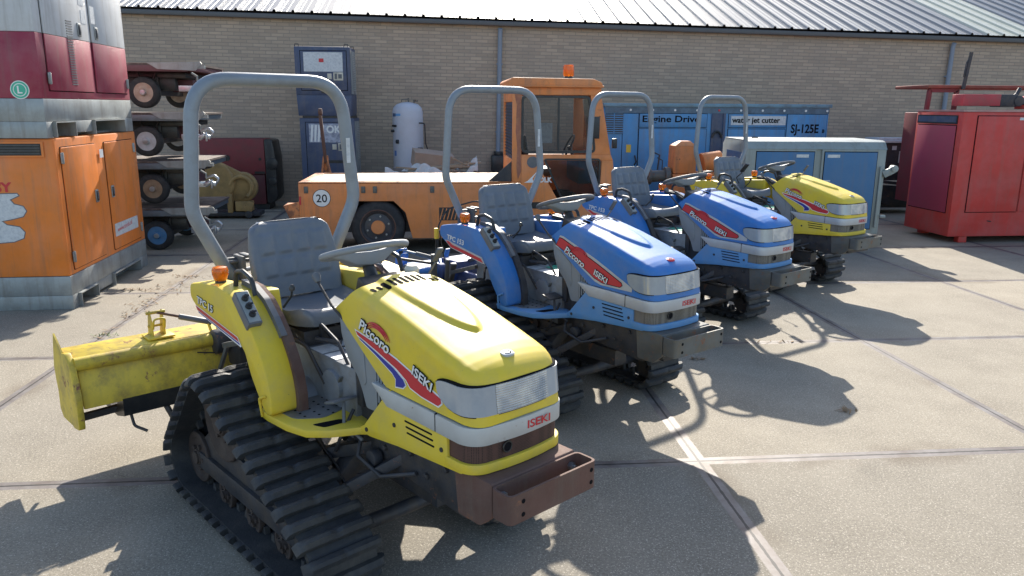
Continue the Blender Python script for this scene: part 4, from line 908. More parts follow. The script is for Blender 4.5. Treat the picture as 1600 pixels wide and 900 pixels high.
# ------------------------------------------------------------------ red machine and yellow winch by the wall
t = thing('red_machine', 'low dark red machine casing with a black end, against the wall', 'machine', (-4.82, 10.55, 0))
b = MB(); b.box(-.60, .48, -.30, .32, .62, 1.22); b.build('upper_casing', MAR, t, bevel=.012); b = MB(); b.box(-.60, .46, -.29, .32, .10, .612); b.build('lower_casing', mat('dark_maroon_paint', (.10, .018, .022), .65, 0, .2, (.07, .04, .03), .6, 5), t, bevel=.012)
b = MB(); b.prism(rpoly([(.482, .12), (.58, .12), (.66, .22), (.66, .9), (.62, 1.2), (.482, 1.22)], .03), 'y', -.29, .3); b.cyl((.60, -.32, .8), (.60, -.25, .8), .10); b.cyl((.60, -.32, .5), (.60, -.25, .5), .07); b.build('radiator_end', BLK, t, bevel=.01)
b = MB(); b.cyl((-.15, -.312, .90), (-.15, -.30, .90), .05); b.cyl((.40, -.312, .88), (.40, -.30, .88), .025); b.box(.3, .47, -.308, -.30, .63, .67); b.build('ports', BLK, t)
b = MB(); b.box(-.55, .5, -.25, .25, .0, .10); b.build('skid', BLK, t)
t = thing('winch', 'dirty yellow cast winch housing with two round drums, beside the dolly stack', 'winch', (-4.75, 9.2, 0))
b = MB(); b.lathe([(.001, -.02), (.30, -.02), (.33, .0), (.33, .12), (.30, .16), (.001, .16)], (-.18, 0, .58), (0, 1, 0), 40); b.lathe([(.001, 0), (.22, 0), (.24, .02), (.24, .10), (.001, .12)], (.24, .05, .50), (0, 1, 0), 34); b.prism(rpoly([(-.35, .85), (-.1, .91), (.30, .70), (.45, .45), (.2, .28), (-.3, .28)], .05), 'y', .03, .11); b.build('gear_housing', DYEL, t, bevel=.006)
b = MB(); b.tube([(.24 + .17 * math.cos(a), .0, .50 + .17 * math.sin(a)) for a in [R(-60) + R(230) * k / 24 for k in range(25)]], .035, 10); b.box(.02, .10, -.06, .14, .10, .40); b.box(.14, .40, -.05, .12, .12, .28); b.obox((.36, -.02, .20), (.10, .14, .16), (0, 20, 10)); b.cyl((.30, -.09, .17), (.30, -.02, .17), .05); b.build('brake_casting', DYEL, t, bevel=.01)
b = MB(); b.box(-.8, .52, -.05, .30, .04, .11); b.cyl((-.5, -.1, .07), (-.5, .35, .07), .06); b.cyl((.35, -.1, .07), (.35, .35, .07), .06); b.build('winch_frame', DRK, t, bevel=.01)

# ------------------------------------------------------------------ two slate compressors
for k, (lb, zb) in enumerate((('dark blue compressor cabinet topped by another, behind the tow truck', 0), ('dark blue compressor cabinet on top of its twin, with a white poster panel', 1.62))):
    t = thing('compressor', lb, 'compressor', (-3.70, 10.0, zb), R(-1.5), 'blue compressor cabinets in a stack'); H = 1.12; w_ = .91; sx = 0 if k else .03
    b = MB(); b.box(sx, sx + w_, 0, .70, .34 if k else .0, H if k else 1.58); b.build('cabinet', NVY, t, bevel=.012)
    if k: b = MB(); b.prism([(0.02, 0), (.0, .345), (w_, .345), (w_ - .01, 0)], 'y', .01, .70); b.build('lower_cabinet', NVY, t, bevel=.006)
    else: b = MB(); b.box(sx + .05, sx + w_ - .03, .02, .68, 1.582, 1.617); b.build('support_frame', BLK, t)
    zt = (H if k else 1.58)
    b = MB(); b.box(sx + .10, sx + w_ - .06, -.008, -.001, .42 if k else .45, zt - .07); d = b.build('door', NVY, t, bevel=.003)
    b = MB(); b.box(sx + .09, sx + w_ - .05, -.003, -.0005, .41 if k else .44, zt - .06); b.build('door_gap', BKL, d)
    b = MB(); b.box(sx + .15, sx + .79, -.0105, -.0085, zt - .40, zt - .09); p = b.build('panel', LABW if k else mat('torn_sticker', (.42, .44, .52), .5, 0, .25, (.06, .07, .12), .9, 14), d)
    if k: b = MB(); b.box(.40, .48, -.0125, -.0108, zt - .25, zt - .19); b.build('red_mark', REDL, p)
    else: text('poster_lettering', 'OKK', .17, (sx + .44, -.0125, zt - .24), (1, 0, 0), (0, 0, 1), WHT, p, off=.006, xs=.95); 
    if not k:
        b = MB()
        for q in range(4): b.prism([(sx + .17 + q * .06, zt - .39), (sx + .20 + q * .06, zt - .39), (sx + .23 + q * .06, zt - .11), (sx + .19 + q * .06, zt - .11)], 'y', -.0125, -.0108)
        b.build('white_bars', WHT, p)
    b = MB(); b.box(sx + .53, sx + .60, -.014, -.0085, zt - .52, zt - .43); b.box(sx + .63, sx + .79, -.014, -.0085, zt - .54, zt - .41); b.build('latch_plate', FLYW, d, bevel=.003); b = MB(); b.box(sx + .65, sx + .69, -.017, -.0142, zt - .52, zt - .43); b.box(sx + .71, sx + .77, -.017, -.0142, zt - .51, zt - .44); b.build('latch_recess', DGRY, d)
    b = MB(); b.box(sx + .42, sx + .72, -.012, -.0085, zt - .75, zt - .70); b.build('handle_slot', BLK, d)
    b = MB()
    for q in range(20): b.bar((sx + w_ + .006, .30, zt - .12 - q * .03), (sx + w_ + .006, .62, zt - .12 - q * .03), .008, .012)
    b.build('side_louvres', mat('bleached_side', (.42, .42, .40), .6), t); b = MB(); b.box(sx + w_, sx + w_ + .004, .06, .66, .36, zt - .05); b.build('side_panel', mat('pale_worn_panel', (.30, .31, .30), .6, 0, .2, (.1, .1, .12), .8, 6), t)
    if k:
        b = MB()
        for xx, yy in ((.04, .04), (.85, .04), (.87, .6)): b.tube([(xx - .03, yy, H), (xx - .03, yy, H + .04), (xx + .03, yy, H + .04), (xx + .03, yy, H)], .008, 6)
        b.build('lifting_eyes', DRK, t)

# ------------------------------------------------------------------ white pressure tank
t = thing('pressure_tank', 'upright white pressure tank standing against the brick wall', 'tank', (-1.88, 10.55, 0))
b = MB(); prof = [(.12, .20), (.20, .225), (.255, .28), (.27, .34)] + [(.27, .5 + .2 * k) for k in range(6)] + [(.268, 1.69), (.25, 1.76), (.19, 1.82), (.10, 1.85), (.001, 1.86)]; b.lathe(prof, (0, 0, 0), (0, 0, 1), 44); b.build('vessel', TNK, t, smooth=45)
b = MB()
for a in (30, 150, 270): b.bar((.2 * math.cos(R(a)), .2 * math.sin(R(a)), .35), (.26 * math.cos(R(a)), .26 * math.sin(R(a)), 0), .05, .008)
b.build('legs_ring', TNK, t)
b = MB(); b.tube([(-.10, 0, 1.86), (-.10, 0, 1.90), (.02, 0, 1.91), (.02, 0, 1.86)], .010, 8); b.cyl((.02, 0, 1.85), (.02, 0, 1.93), .014); b.build('lifting_handle', RSTG, t); b = MB(); b.tube([(.12, -.05, 1.82), (.12, -.05, 1.87), (.19, -.05, 1.88)], .012, 8); b.cyl((.13, -.05, 1.87), (.13, -.05, 1.90), .025); b.build('safety_valve', RSTG, t)
b = MB(); b.tube(fillet([(.20, -.17, 1.50), (.30, -.20, 1.50), (.31, -.20, 1.15), (.36, -.20, 1.0), (.36, -.20, .85)], .05, 5), .012, 8); b.cyl((.18, -.20, 1.05), (.25, -.24, 1.05), .03); b.build('hose', BLK, t); b = MB(); b.cyl((-.26, -.12, 1.45), (-.20, -.2, 1.45), .02); b.cyl((-.29, -.10, 1.36), (-.22, -.12, 1.36), .025); b.cyl((-.2, -.22, 1.18), (-.16, -.235, 1.18), .035); b.build('fittings', BLK, t)
def wraplab(t, a0, a1, z0, z1, m, r=.2712):
    b = MB(); n = 14; b.grid([[(r * math.cos(R(lerp(a0, a1, i / n))), r * math.sin(R(lerp(a0, a1, i / n))), z) for i in range(n + 1)] for z in (z0, z1)]); return b.build('label', m, t)
wraplab(t, 205, 245, 1.62, 1.66, mat('blue_band', (.15, .35, .62), .5)); wraplab(t, 200, 222, 1.61, 1.665, mat('slate_band', (.08, .12, .22), .5)); wraplab(t, 208, 222, .93, 1.02, mat('blue_flash', (.10, .2, .45), .5))

# ------------------------------------------------------------------ sacking, boards and planks behind the truck
t = thing('timber_pile', 'pile of boards and timber offcuts behind the tow truck bed', 'timber', (-1.5, 8.9, 0))
b = MB(); b.obox((.06, .0, .96), (.62, .5, .24), (6, 7, 8)); b.build('board_bundle', mat('cardboard_brown', (.34, .25, .19), .8, 0, .12, (.4, .35, .28), .4, 5), t)
b = MB()
for k in range(4): b.obox((-.05 + k * .14, -.38 + k * .03, .84 + k * .018), (.9, .10, .022), (random.uniform(-6, 6), random.uniform(-6, 6), random.uniform(-14, 14)))
b.obox((.52, -.3, .93), (.34, .06, .02), (10, 28, 20)); b.obox((.50, -.2, .90), (.30, .05, .02), (0, -22, -20)); b.build('planks', WOD, t)
b = MB(); b.box(-.6, .8, -.35, .4, 0, .80); b.build('pallet_load', mat('dark_timber', (.14, .11, .09), .85, 0, .2), t, bevel=.01)
def cloth(name, lab, cat, loc, f, w_, d_, m, n=26):
    b = MB(); rows = [[(lerp(-w_, w_, i / n), lerp(-d_, d_, j / n), f(lerp(-1, 1, i / n), lerp(-1, 1, j / n))) for i in range(n + 1)] for j in range(n + 1)]
    low = [[(x, y, z - .012) for x, y, z in r] for r in rows]; V = b.grid(rows); W = b.grid(low)
    for i in range(n): b.bm.faces.new((V[0][i], V[0][i + 1], W[0][i + 1], W[0][i])); b.bm.faces.new((V[n][i + 1], V[n][i], W[n][i], W[n][i + 1])); b.bm.faces.new((V[i + 1][0], V[i][0], W[i][0], W[i + 1][0])); b.bm.faces.new((V[i][n], V[i + 1][n], W[i + 1][n], W[i][n]))
    o = b.build(name, m, smooth=70); o.location = loc; return tag(o, lab, cat)
cloth('tarpaulin', 'white crumpled tarpaulin draped low behind the tow truck bed', 'tarpaulin', (-1.68, 8.45, .80), lambda u, v: .05 * math.sin(5 * u + 2 * v) + .03 * math.sin(11 * u - 6 * v) + .10 * max(0, u + .5) * (1 - u) - .12 * max(0, -v), .48, .2, CLTH)
cloth('bulk_bag', 'white woven bulk bag standing open with its corner peaking up', 'bag', (-.98, 8.6, .80), lambda u, v: .22 * max(0, u) ** 1.4 * (1.15 - u * .35) + .03 * math.sin(9 * u + 5 * v) + .04 * math.sin(7 * v) - .1 * max(0, -v), .24, .2, CLTH)

# ------------------------------------------------------------------ orange tow truck
t = thing('tow_truck', 'low worn orange tow truck with a flat bed and a windowed cab', 'tow truck', (-2.09, 5.9, 0)); WD = 1.35
arch = [(-.48, .20), (-.41, .50), (-.27, .66), (.20, .66), (.34, .52), (.42, .20)]
b = MB(); b.prism([(-.93, .24), (-.93, .875), (1.49, .875), (1.49, .20), (.42, .20), (.34, .52), (.20, .66), (-.27, .66), (-.41, .50), (-.48, .20)], 'y', 0, .05); b.build('side_panel', ORGT, t, bevel=.006)
b = MB(); b.prism([(-.93, .24), (-.93, .875), (1.49, .875), (1.49, .20), (.42, .20), (.34, .52), (.20, .66), (-.27, .66), (-.41, .50), (-.48, .20)], 'y', WD - .05, WD); b.build('side_panel', ORGT, t, bevel=.006)
b = MB(); b.box(-.93, -.88, .052, WD - .052, .30, .875); b.box(-.5, 2.9, .2, WD - .2, .25, .55); b.box(-.87, 1.64, .052, WD - .052, .80, .862); b.build('chassis', DRK, t)
b = MB(); b.box(-.80, 1.64, .10, WD - .10, .8625, .885); b.box(-.35, 1.60, .085, WD - .1, .8855, .897); b.build('bed_floor', mat('scuffed_bed', (.50, .40, .28), .75, 0, .15, (.25, .16, .10), .8, 4, bump=.1), t)
b = MB(); b.box(-.93, 1.64, .0, .075, .878, .893); b.box(-.93, 1.64, WD - .075, WD, .878, .893); b.box(-.93, -.80, .08, WD - .08, .878, .89); b.build('bed_rim', PEEL, t, bevel=.005)
b = MB(); b.prism([(1.36, .895), (1.645, .895), (1.645, 1.14)], 'y', .03, .05); b.build('bulkhead_gusset', DRK, t)
for xx in (-.84, -.16, -.02, .62 + .05):
    b = MB(); b.obox((xx, -.006, .80), (.05, .012, .08)); b.cyl((xx, -.012, .785), (xx, -.022, .785), .018, n=10); b.build('lashing_ring', RSTG, t, bevel=.003)
b = MB(); b.lathe([(.105, 0), (.105, .002), (.001, .002)], (-.66, -.001, .70), (0, -1, 0), 36); sg = b.build('speed_sign', WHT, t); b = MB(); b.tube([(-.66 + .104 * math.cos(a), -.003, .70 + .104 * math.sin(a)) for a in [2 * PI * k / 36 for k in range(36)]], .003, 6, True); b.build('sign_rim', BKL, sg)
text('sign_number', '20', .135, (-.66, -.0035, .652), (1, 0, 0), (0, 0, 1), BKL, sg, align='CENTER', off=.001)
b = MB(); b.box(-.925, -.905, -.006, .0, .62, .72); b.build('rear_lamp', REDL, t)
b = MB(); b.bar((-.93, .15, .60), (-1.12, .15, .60), .30, .02); b.bar((-.93, .15, .48), (-1.05, .15, .48), .30, .05); b.prism([(-.93, .42), (-.93, .66), (-1.12, .61), (-1.05, .45)], 'y', -.005, .02); b.build('rear_step', PEEL, t, bevel=.004)
for i, (xx, yy, sy) in enumerate(((0, .02, 1), (2.45, .02, 1), (0, WD - .02, -1), (2.45, WD - .02, -1))):
    wl = bpy.data.objects.new('wheel', None); COL.objects.link(wl); wl.parent = t
    b = MB(); b.lathe([(.20, 0), (.235, -.005), (.30, .0), (.33, .03), (.335, .06), (.335, .17), (.32, .21), (.2, .22)], (xx, yy, .335), (0, sy, 0), 44, True); b.build('tyre', TYR, wl, smooth=50)
    b = MB(); b.lathe([(.205, -.005), (.215, -.012), (.225, .0), (.21, .01)], (xx, yy, .335), (0, sy, 0), 40, True); b.build('rim_edge', RST, wl)
    b = MB(); b.lathe([(.205, .05), (.198, .0), (.185, .012), (.165, .045), (.12, .04), (.10, .03), (.001, .03)], (xx, yy, .335), (0, sy, 0), 40); b.build('rim', mat('dark_wheel_paint', (.06, .062, .07), .5, .1, .15, (.16, .10, .07), .5, 9), wl)
    b = MB(); b.lathe([(.085, .03), (.085, -.002), (.075, -.01), (.001, -.012)], (xx, yy, .335), (0, sy, 0), 28); b.build('hub', ORGT, wl)
    b = MB()
    for k in range(6): a = k * PI / 3 + .3; b.cyl((xx + .135 * math.cos(a), yy + sy * .04, .335 + .135 * math.sin(a)), (xx + .135 * math.cos(a), yy + sy * .018, .335 + .135 * math.sin(a)), .013, n=6)
    b.build('wheel_nuts', STE, wl)
b = MB(); b.box(.75, 1.05, -.004, -.0005, .42, .58); q = b.build('vent', BLK, t); b = MB()
for k in range(7): b.bar((.76 + k * .045, -.006, .43), (.80 + k * .045, -.006, .57), .004, .012, (1, 0, 0))
b.build('vent_slats', ORGT, q)
# cab
CX0, CX1, CXT = 1.55, 2.93, 2.70
b = MB()
b.prism([(1.65, .893), (1.65, 2.02), (1.76, 2.02), (1.76, .893)], 'y', 0, .05); b.prism([(1.493, .20), (1.493, .892), (1.76, .892), (1.76, .20)], 'y', 0, .05)            # rear pillar
b.prism([(1.762, .86), (1.762, 1.22), (2.87, 1.22), (2.90, 1.15), (2.02, 1.15), (1.95, 1.12), (2.26, .60), (2.30, .20), (1.762, .20)], 'y', 0, .04)
b.prism([(2.30, .20), (2.26, .60), (2.32, .66), (2.74, .66), (2.76, 1.15), (2.90, 1.15), (2.98, .40), (2.98, .20)], 'y', .0, .04)
b.prism([(1.762, 1.93), (1.762, 2.02), (2.72, 2.02), (2.73, 1.93)], 'y', 0, .04)
b.prism([(2.62, 1.22), (2.60, 1.93), (2.73, 1.93), (2.87, 1.22)], 'y', 0, .04)
b.build('cab_side', ORGT, t, bevel=.004)
b = MB(); b.prism([(1.65, .20), (1.65, 2.02), (1.75, 2.02), (1.75, .20)], 'y', WD - .05, WD); b.prism([(2.62, .2), (2.62, 1.93), (2.73, 1.93), (2.95, .4), (2.95, .2)], 'y', WD - .05, WD); b.prism([(1.752, .2), (1.752, 1.15), (2.618, 1.15), (2.618, .2)], 'y', WD - .05, WD); b.prism([(1.752, 1.935), (1.752, 2.02), (2.72, 2.02), (2.72, 1.935)], 'y', WD - .05, WD)
b.box(1.655, 1.70, .052, WD - .052, .89, 1.15); b.box(1.655, 1.70, .052, WD - .052, 1.85, 2.02); b.box(2.70, 2.74, .052, WD - .052, 1.90, 2.02); b.prism([(2.82, 1.30), (2.85, 1.30), (2.98, .3), (2.95, .3)], 'y', .052, WD - .052); b.build('cab_shell', ORGT, t, bevel=.004)
b = MB(); b.box(1.68, 1.73, .054, WD - .054, 1.152, 1.848); b.build('rear_wall', NVY, t)
b = MB()
for k in range(16): b.bar((1.668, .08, 1.20 + k * .04), (1.668, WD - .08, 1.20 + k * .04), .012, .01)
b.build('rear_wall_ribs', DRK, t)
b = MB(); b.prism(rpoly([(1.61, 2.022), (1.60, 2.10), (1.64, 2.13), (2.62, 2.12), (2.72, 2.08), (2.745, 2.022)], .02), 'y', -.05, WD + .05); rf = b.build('roof', ORGT, t, bevel=.012)
b = MB(); b.tube([(1.61, -.055, 2.03), (2.745, -.055, 2.03)], .012, 8); b.build('drip_rail', ORGT, rf)
b = MB(); b.prism([(1.665, 2.0), (1.755, 2.0), (1.75, 1.82), (1.758, 1.5), (1.752, 1.2), (1.76, 1.02), (1.72, .92), (1.70, 1.08), (1.71, 1.3), (1.69, 1.5), (1.70, 1.8)], 'y', -.0025, -.0005); b.build('peeled_patch', mat('primer_patch', (.33, .13, .08), .7, 0, .25, (.6, .28, .12), .8, 9), t)
def frame(parent, poly, y0, y1, wdt, m, nm):
    ip = opoly(poly, -wdt); b = MB(); n = len(poly); A = [[b.bm.verts.new((p[0], y, p[1])) for p in poly] for y in (y0, y1)]; B = [[b.bm.verts.new((p[0], y, p[1])) for p in ip] for y in (y0, y1)]
    for i in range(n):
        j = (i + 1) % n
        b.bm.faces.new((A[0][i], A[0][j], B[0][j], B[0][i])); b.bm.faces.new((A[1][i], B[1][i], B[1][j], A[1][j])); b.bm.faces.new((A[0][j], A[0][i], A[1][i], A[1][j])); b.bm.faces.new((B[0][i], B[0][j], B[1][j], B[1][i]))
    return b.build(nm, m, parent), ip
wpoly = rpoly([(1.755, 1.24), (2.68, 1.24), (2.60, 1.925), (1.755, 1.925)], .07, 5)
wn_, ip = frame(t, wpoly, -.008, .03, .03, BLK, 'side_window'); b = MB(); b.prism(ip, 'y', .010, .014); b.build('pane', GLS, wn_)
b = MB(); b.box(2.20, 2.225, .0, .02, 1.27, 1.90); b.build('window_divider', BLK, wn_)
b = MB(); b.box(1.95, 2.14, .016, .018, 1.36, 1.60); b.build('paper_notice', LABW, wn_)
wpoly = rpoly([(2.03, 1.175), (2.75, 1.175), (2.74, .64), (2.31, .64), (2.27, .66)], .05, 4)
wn_, ip = frame(t, wpoly, -.006, .03, .022, BLK, 'door_window'); b = MB(); b.prism(ip, 'y', .010, .014); b.build('pane', GLS, wn_)
b = MB(); b.prism([(2.64, 1.25), (2.68, 1.25), (2.86, 1.25), (2.72, 1.92), (2.64, 1.92)], 'y', .65, .655); b.build('windscreen', GLS, t)
b = MB(); b.lathe([(.07, 0), (.07, .006), (.001, .008)], (1.90, -.001, 1.13), (0, -1, 0), 24); b.build('filler_cover', DGRY, t)
b = MB(); b.box(1.80, 2.25, -.006, -.0005, .56, .64); b.build('dark_vent', BLK, t)
text('truck_lettering', 'VOLK', .085, (1.93, -.0012, .885), (1, 0, 0), (0, 0, 1), WHT, t, off=.003, xs=.95)
b = MB(); b.prism([(1.80, .88), (1.84, .90), (1.98, 1.04), (1.90, .93), (1.92, .88)], 'y', -.002, -.0005); b.build('white_flash', WHT, t)
b = MB(); b.obox((2.62, -.14, 1.55), (.14, .02, .26), (0, 0, -12)); b.tube([(2.72, .0, 1.68), (2.66, -.12, 1.62)], .008, 6); b.build('side_mirror', BLK, t, bevel=.006)
b = MB(); b.obox((2.90, -.05, 1.36), (.06, .05, .12)); b.build('front_mirror', BLK, t, bevel=.01)
b = MB(); b.obox((1.98, .60, .98), (.42, .45, .10)); b.obox((1.84, .60, 1.22), (.10, .45, .45), (0, -8, 0)); b.build('driver_seat', BLK, t, bevel=.03)
b = MB(); b.tube([(2.42 + .14 * math.cos(a) * .5, .5 + .17 * math.sin(a), 1.30 + .14 * math.cos(a)) for a in [2 * PI * k / 28 for k in range(28)]], .012, 8, True); b.cyl((2.42, .5, 1.30), (2.60, .5, .95), .02); b.obox((2.62, .6, 1.0), (.25, .9, .3)); b.build('cab_controls', BLK, t, bevel=.005)
b = MB(); b.lathe([(.055, 0), (.05, .03), (.001, .03)], (2.37, .30, 2.131), (0, 0, 1), 20); bc = b.build('beacon', BLK, t); b = MB(); b.lathe([(.062, .03), (.066, .05), (.066, .14), (.060, .165), (.001, .168)], (2.37, .30, 2.131), (0, 0, 1), 26); b.build('beacon_dome', AMB, bc)
b = MB(); b.tube([(2.37 + .067 * math.cos(a), .30 + .067 * math.sin(a), 2.23) for a in [2 * PI * k / 26 for k in range(26)]], .003, 6, True); b.build('dome_rib', AMB, bc)
b = MB(); b.box(2.985, 3.0, .02, .06, .25, .85); b.prism([(2.985, .25), (3.08, .25), (3.06, .85), (3.02, .88), (2.985, .88)], 'y', .0, .04); b.build('front_handle', ORGT, t, bevel=.004)
# A-frame drawbar parked upright behind the bed
t = thing('tow_bar', 'rusty orange A-frame tow bar standing upright behind the truck bed', 'tow bar', (-3.0, 8.0, 0))
b = MB(); b.bar((.02, 0, .98), (-.03, 0, 1.66), .055, .045); b.cyl((-.05, 0, 1.70), (.0, 0, 1.70), .05); b.build('shank', RST, t, bevel=.006)
b = MB(); b.bar((-.17, 0, .0), (.0, 0, 1.08), .045, .03); b.bar((.22, 0, .2), (.02, 0, 1.08), .045, .03); b.bar((.03, .12, 0), (.02, .02, 1.08), .07, .03); b.build('legs', PEEL, t, bevel=.004)

# ------------------------------------------------------------------ blue engine drive container
t = thing('water_jet_unit', 'long faded blue engine-driven unit lettered water jet cutter, against the wall', 'pump unit', (1.76, 9.4, 0))
b = MB(); b.box(-.33, 3.56, .0, 1.15, .12, 1.80); b.build('casing', SJB, t, bevel=.010)
b = MB(); b.box(-.36, 3.60, -.03, 1.18, 1.802, 1.86); b.build('roof', mat('faded_roof_blue', (.16, .28, .36), .55, .2, .12, (.12, .11, .1), .7, 6), t, bevel=.006)
b = MB(); b.box(-.33, 3.56, -.012, -.001, 1.70, 1.80); bd_ = b.build('top_band', mat('blue_grey_band', (.10, .16, .22), .55, .1, .2, (.05, .06, .08), .7, 9), t)
for i in range(10): b = MB(); b.cyl((.10 + i * .38, -.012, 1.75), (.10 + i * .38, -.022, 1.75), .018, n=12); b.build('roof_bolt', WHT if i != 4 else REDL, t)
b = MB(); b.box(-.32, -.02, -.014, -.0125, 1.36, 1.69); q = b.build('louvre_opening', BLK, t); b = MB()
for k in range(9): b.bar((-.315, -.02, 1.375 + k * .036), (-.025, -.02, 1.375 + k * .036), .012, .016)
b.box(-.180, -.165, -.03, -.012, 1.36, 1.69); b.build('louvre_slats', SJB, q)
for x0, x1, z0, z1 in ((.26, 1.42, .30, 1.44), (.26, 1.42, 1.47, 1.69), (1.80, 2.80, .30, 1.44), (1.80, 2.80, 1.47, 1.69), (2.83, 3.53, .30, 1.69), (-.02, .24, .3, 1.69)):
    b = MB(); b.box(x0, x1, -.012, -.003, z0, z1); d = b.build('panel', SJB, t, bevel=.002); b = MB(); b.box(x0 - .008, x1 + .008, -.0035, -.0005, z0 - .008, z1 + .008); b.build('panel_gap', BKL, d)
b = MB(); b.box(1.50, 1.54, -.03, -.001, .3, 1.70); b.box(1.70, 1.74, -.03, -.001, .3, 1.70); b.box(1.545, 1.695, -.004, -.001, .3, 1.70); b.build('middle_post', NVY, t)
text('band_lettering', 'Engine Drive', .15, (.30, -.0135, 1.555), (1, 0, 0), (0, 0, 1), BKL, t, off=.003, xs=1.28)
b = MB(); b.box(1.84, 2.80, -.0142, -.0125, 1.51, 1.66); q = b.build('lettering_plate', LABW, t); text('band_lettering', 'water jet cutter', .125, (1.86, -.0158, 1.55), (1, 0, 0), (0, 0, 1), BKL, q, off=.0035, xs=1.04)
text('model_lettering', 'SJ-125E', .20, (2.90, -.0135, 1.385), (1, 0, 0), (0, 0, 1), BKL, t, off=.005, xs=.82); text('model_lettering', 'B', .08, (3.46, -.0135, 1.385), (1, 0, 0), (0, 0, 1), BKL, t, off=.003)
b = MB(); b.box(-.33, .02, -.013, -.012, 1.05, 1.17); b.build('yellow_sticker', LABY, t) if False else None
b = MB(); b.box(.05, .13, -.0155, -.0135, 1.05, 1.18); b.build('yellow_sticker', LABY, t)
b = MB(); b.tube([(.20, -.02, 1.0), (.22, -.05, .90), (.20, -.02, .84)], .012, 8); b.tube([(1.60 + .08 * math.cos(a), -.04, 1.30 + .10 * math.sin(a)) for a in [PI * k / 12 for k in range(13)]], .02, 8); b.build('handles', BLK, t)
b = MB(); b.box(-.33, 3.56, .05, 1.1, .0, .12); b.build('skid', DRK, t)

# ------------------------------------------------------------------ orange pump
t = thing('water_pump', 'orange water pump with grey pipe flanges, left of the blue and grey generator', 'pump', (2.28, 7.8, 0))
b = MB(); b.prism(rpoly([(-.16, .84), (-.15, 1.24), (.17, 1.24), (.18, .84)], .01), 'y', -.14, .18); b.rings([[(-.15, -.14, 1.242), (.17, -.14, 1.242), (.17, .18, 1.242), (-.15, .18, 1.242)], [(-.04, -.05, 1.31), (.10, -.05, 1.31), (.10, .09, 1.31), (-.04, .09, 1.31)]]); b.build('air_box', ORGT, t, bevel=.008)
b = MB(); b.box(-.17, .20, -.16, .20, .50, .832); b.cyl((.30, 0, .98), (.60, .02, 1.02), .15); b.box(.25, .5, -.1, .2, .5, .85); b.build('pump_body', ORGT, t, bevel=.01)
b = MB(); b.cyl((-.20, -.05, .80), (-.27, -.05, .80), .13); b.cyl((-.27, -.05, .80), (-.48, -.05, .79), .085); b.cyl((-.48, -.05, .79), (-.54, -.05, .79), .12); b.build('inlet_flange', RSTG, t, bevel=.004); b = MB(); b.cyl((.56, .0, 1.02), (.66, .0, 1.03), .11); b.build('outlet_flange', RSTG, t, bevel=.004); b = MB(); b.tube([(-.35, .05, .88), (-.33, .05, 1.1), (-.42, .05, 1.14)], .012, 6); b.tube([(-.28, .05, .88), (-.28, .05, 1.02), (-.36, .05, 1.06)], .008, 6); b.build('control_handles', DRK, t)
b = MB(); b.box(-.45, .7, -.25, .3, .0, .12); b.box(-.3, .5, -.15, .2, .12, .5); b.build('pump_skid', DRK, t, bevel=.01)

# ------------------------------------------------------------------ blue and pale grey two door generator
t = thing('generator', 'pale grey generator with two blue doors beside the far yellow tractor', 'generator', (2.67, 6.32, 0), R(-5.24))
GL = 1.84; GD = 1.15
b = MB(); prof = [(0, .16), (0, 1.27), (.07, 1.36), (.16, 1.38), (GD - .1, 1.38), (GD, 1.30), (GD, .16)]; b.prism(prof, 'x', 0, .92); b.build('housing', GENG, t, bevel=.006)
b = MB(); b.prism(prof, 'x', 1.0, GL); b.build('housing', GENG, t, bevel=.006); b = MB(); b.box(.922, .998, .03, GD - .02, .18, 1.33); b.build('housing_joint', GENG, t)
b = MB(); b.prism([(-.006, 1.272), (.066, 1.366), (.16, 1.386), (GD - .1, 1.386), (GD - .1, 1.381), (.16, 1.381), (.07, 1.361), (-.001, 1.27)], 'x', -.004, GL + .004); b.build('bevelled_lid', GENG, t)
for x0, x1, px, hx in ((.14, .895, .66, 0), (1.035, 1.72, 1.07, 1)):
    b = MB(); b.box(x0 - .008, x1 + .008, -.004, -.0005, .22, 1.245); gp = b.build('door_gap', BKL, t); b = MB(); b.box(x0, x1, -.012, -.004, .23, 1.235); b.build('door', GENB, gp, bevel=.003)
    b = MB(); b.box(px, px + .16, -.016, -.0125, 1.165, 1.205); b.build('maker_plate', LABW, gp)
b = MB(); b.box(1.045, 1.13, -.015, -.0125, .855, .872); b.build('door_handle', LABW, t)
b = MB(); b.box(-.008, -.0005, .12, GD - .25, .5, 1.22); b.build('end_panel', GENB, t)
b = MB(); b.box(1.77, 1.80, -.03, -.001, .25, 1.05); b.bar((1.82, -.02, .95), (1.93, -.06, 1.02), .06, .09); b.cyl((1.93, -.10, 1.03), (1.93, .0, 1.03), .045); b.cyl((1.83, -.03, .40), (1.90, -.03, .40), .02); b.build('corner_bracket', GENG, t, bevel=.006)
b = MB(); b.box(.05, GL - .05, .05, GD - .05, .0, .158); b.build('base', DRK, t); b = MB(); b.tube([(.25, .6, 1.385), (.25, .6, 1.40), (.32, .6, 1.40), (.32, .6, 1.385)], .01, 6); b.build('lifting_eye', DRK, t)

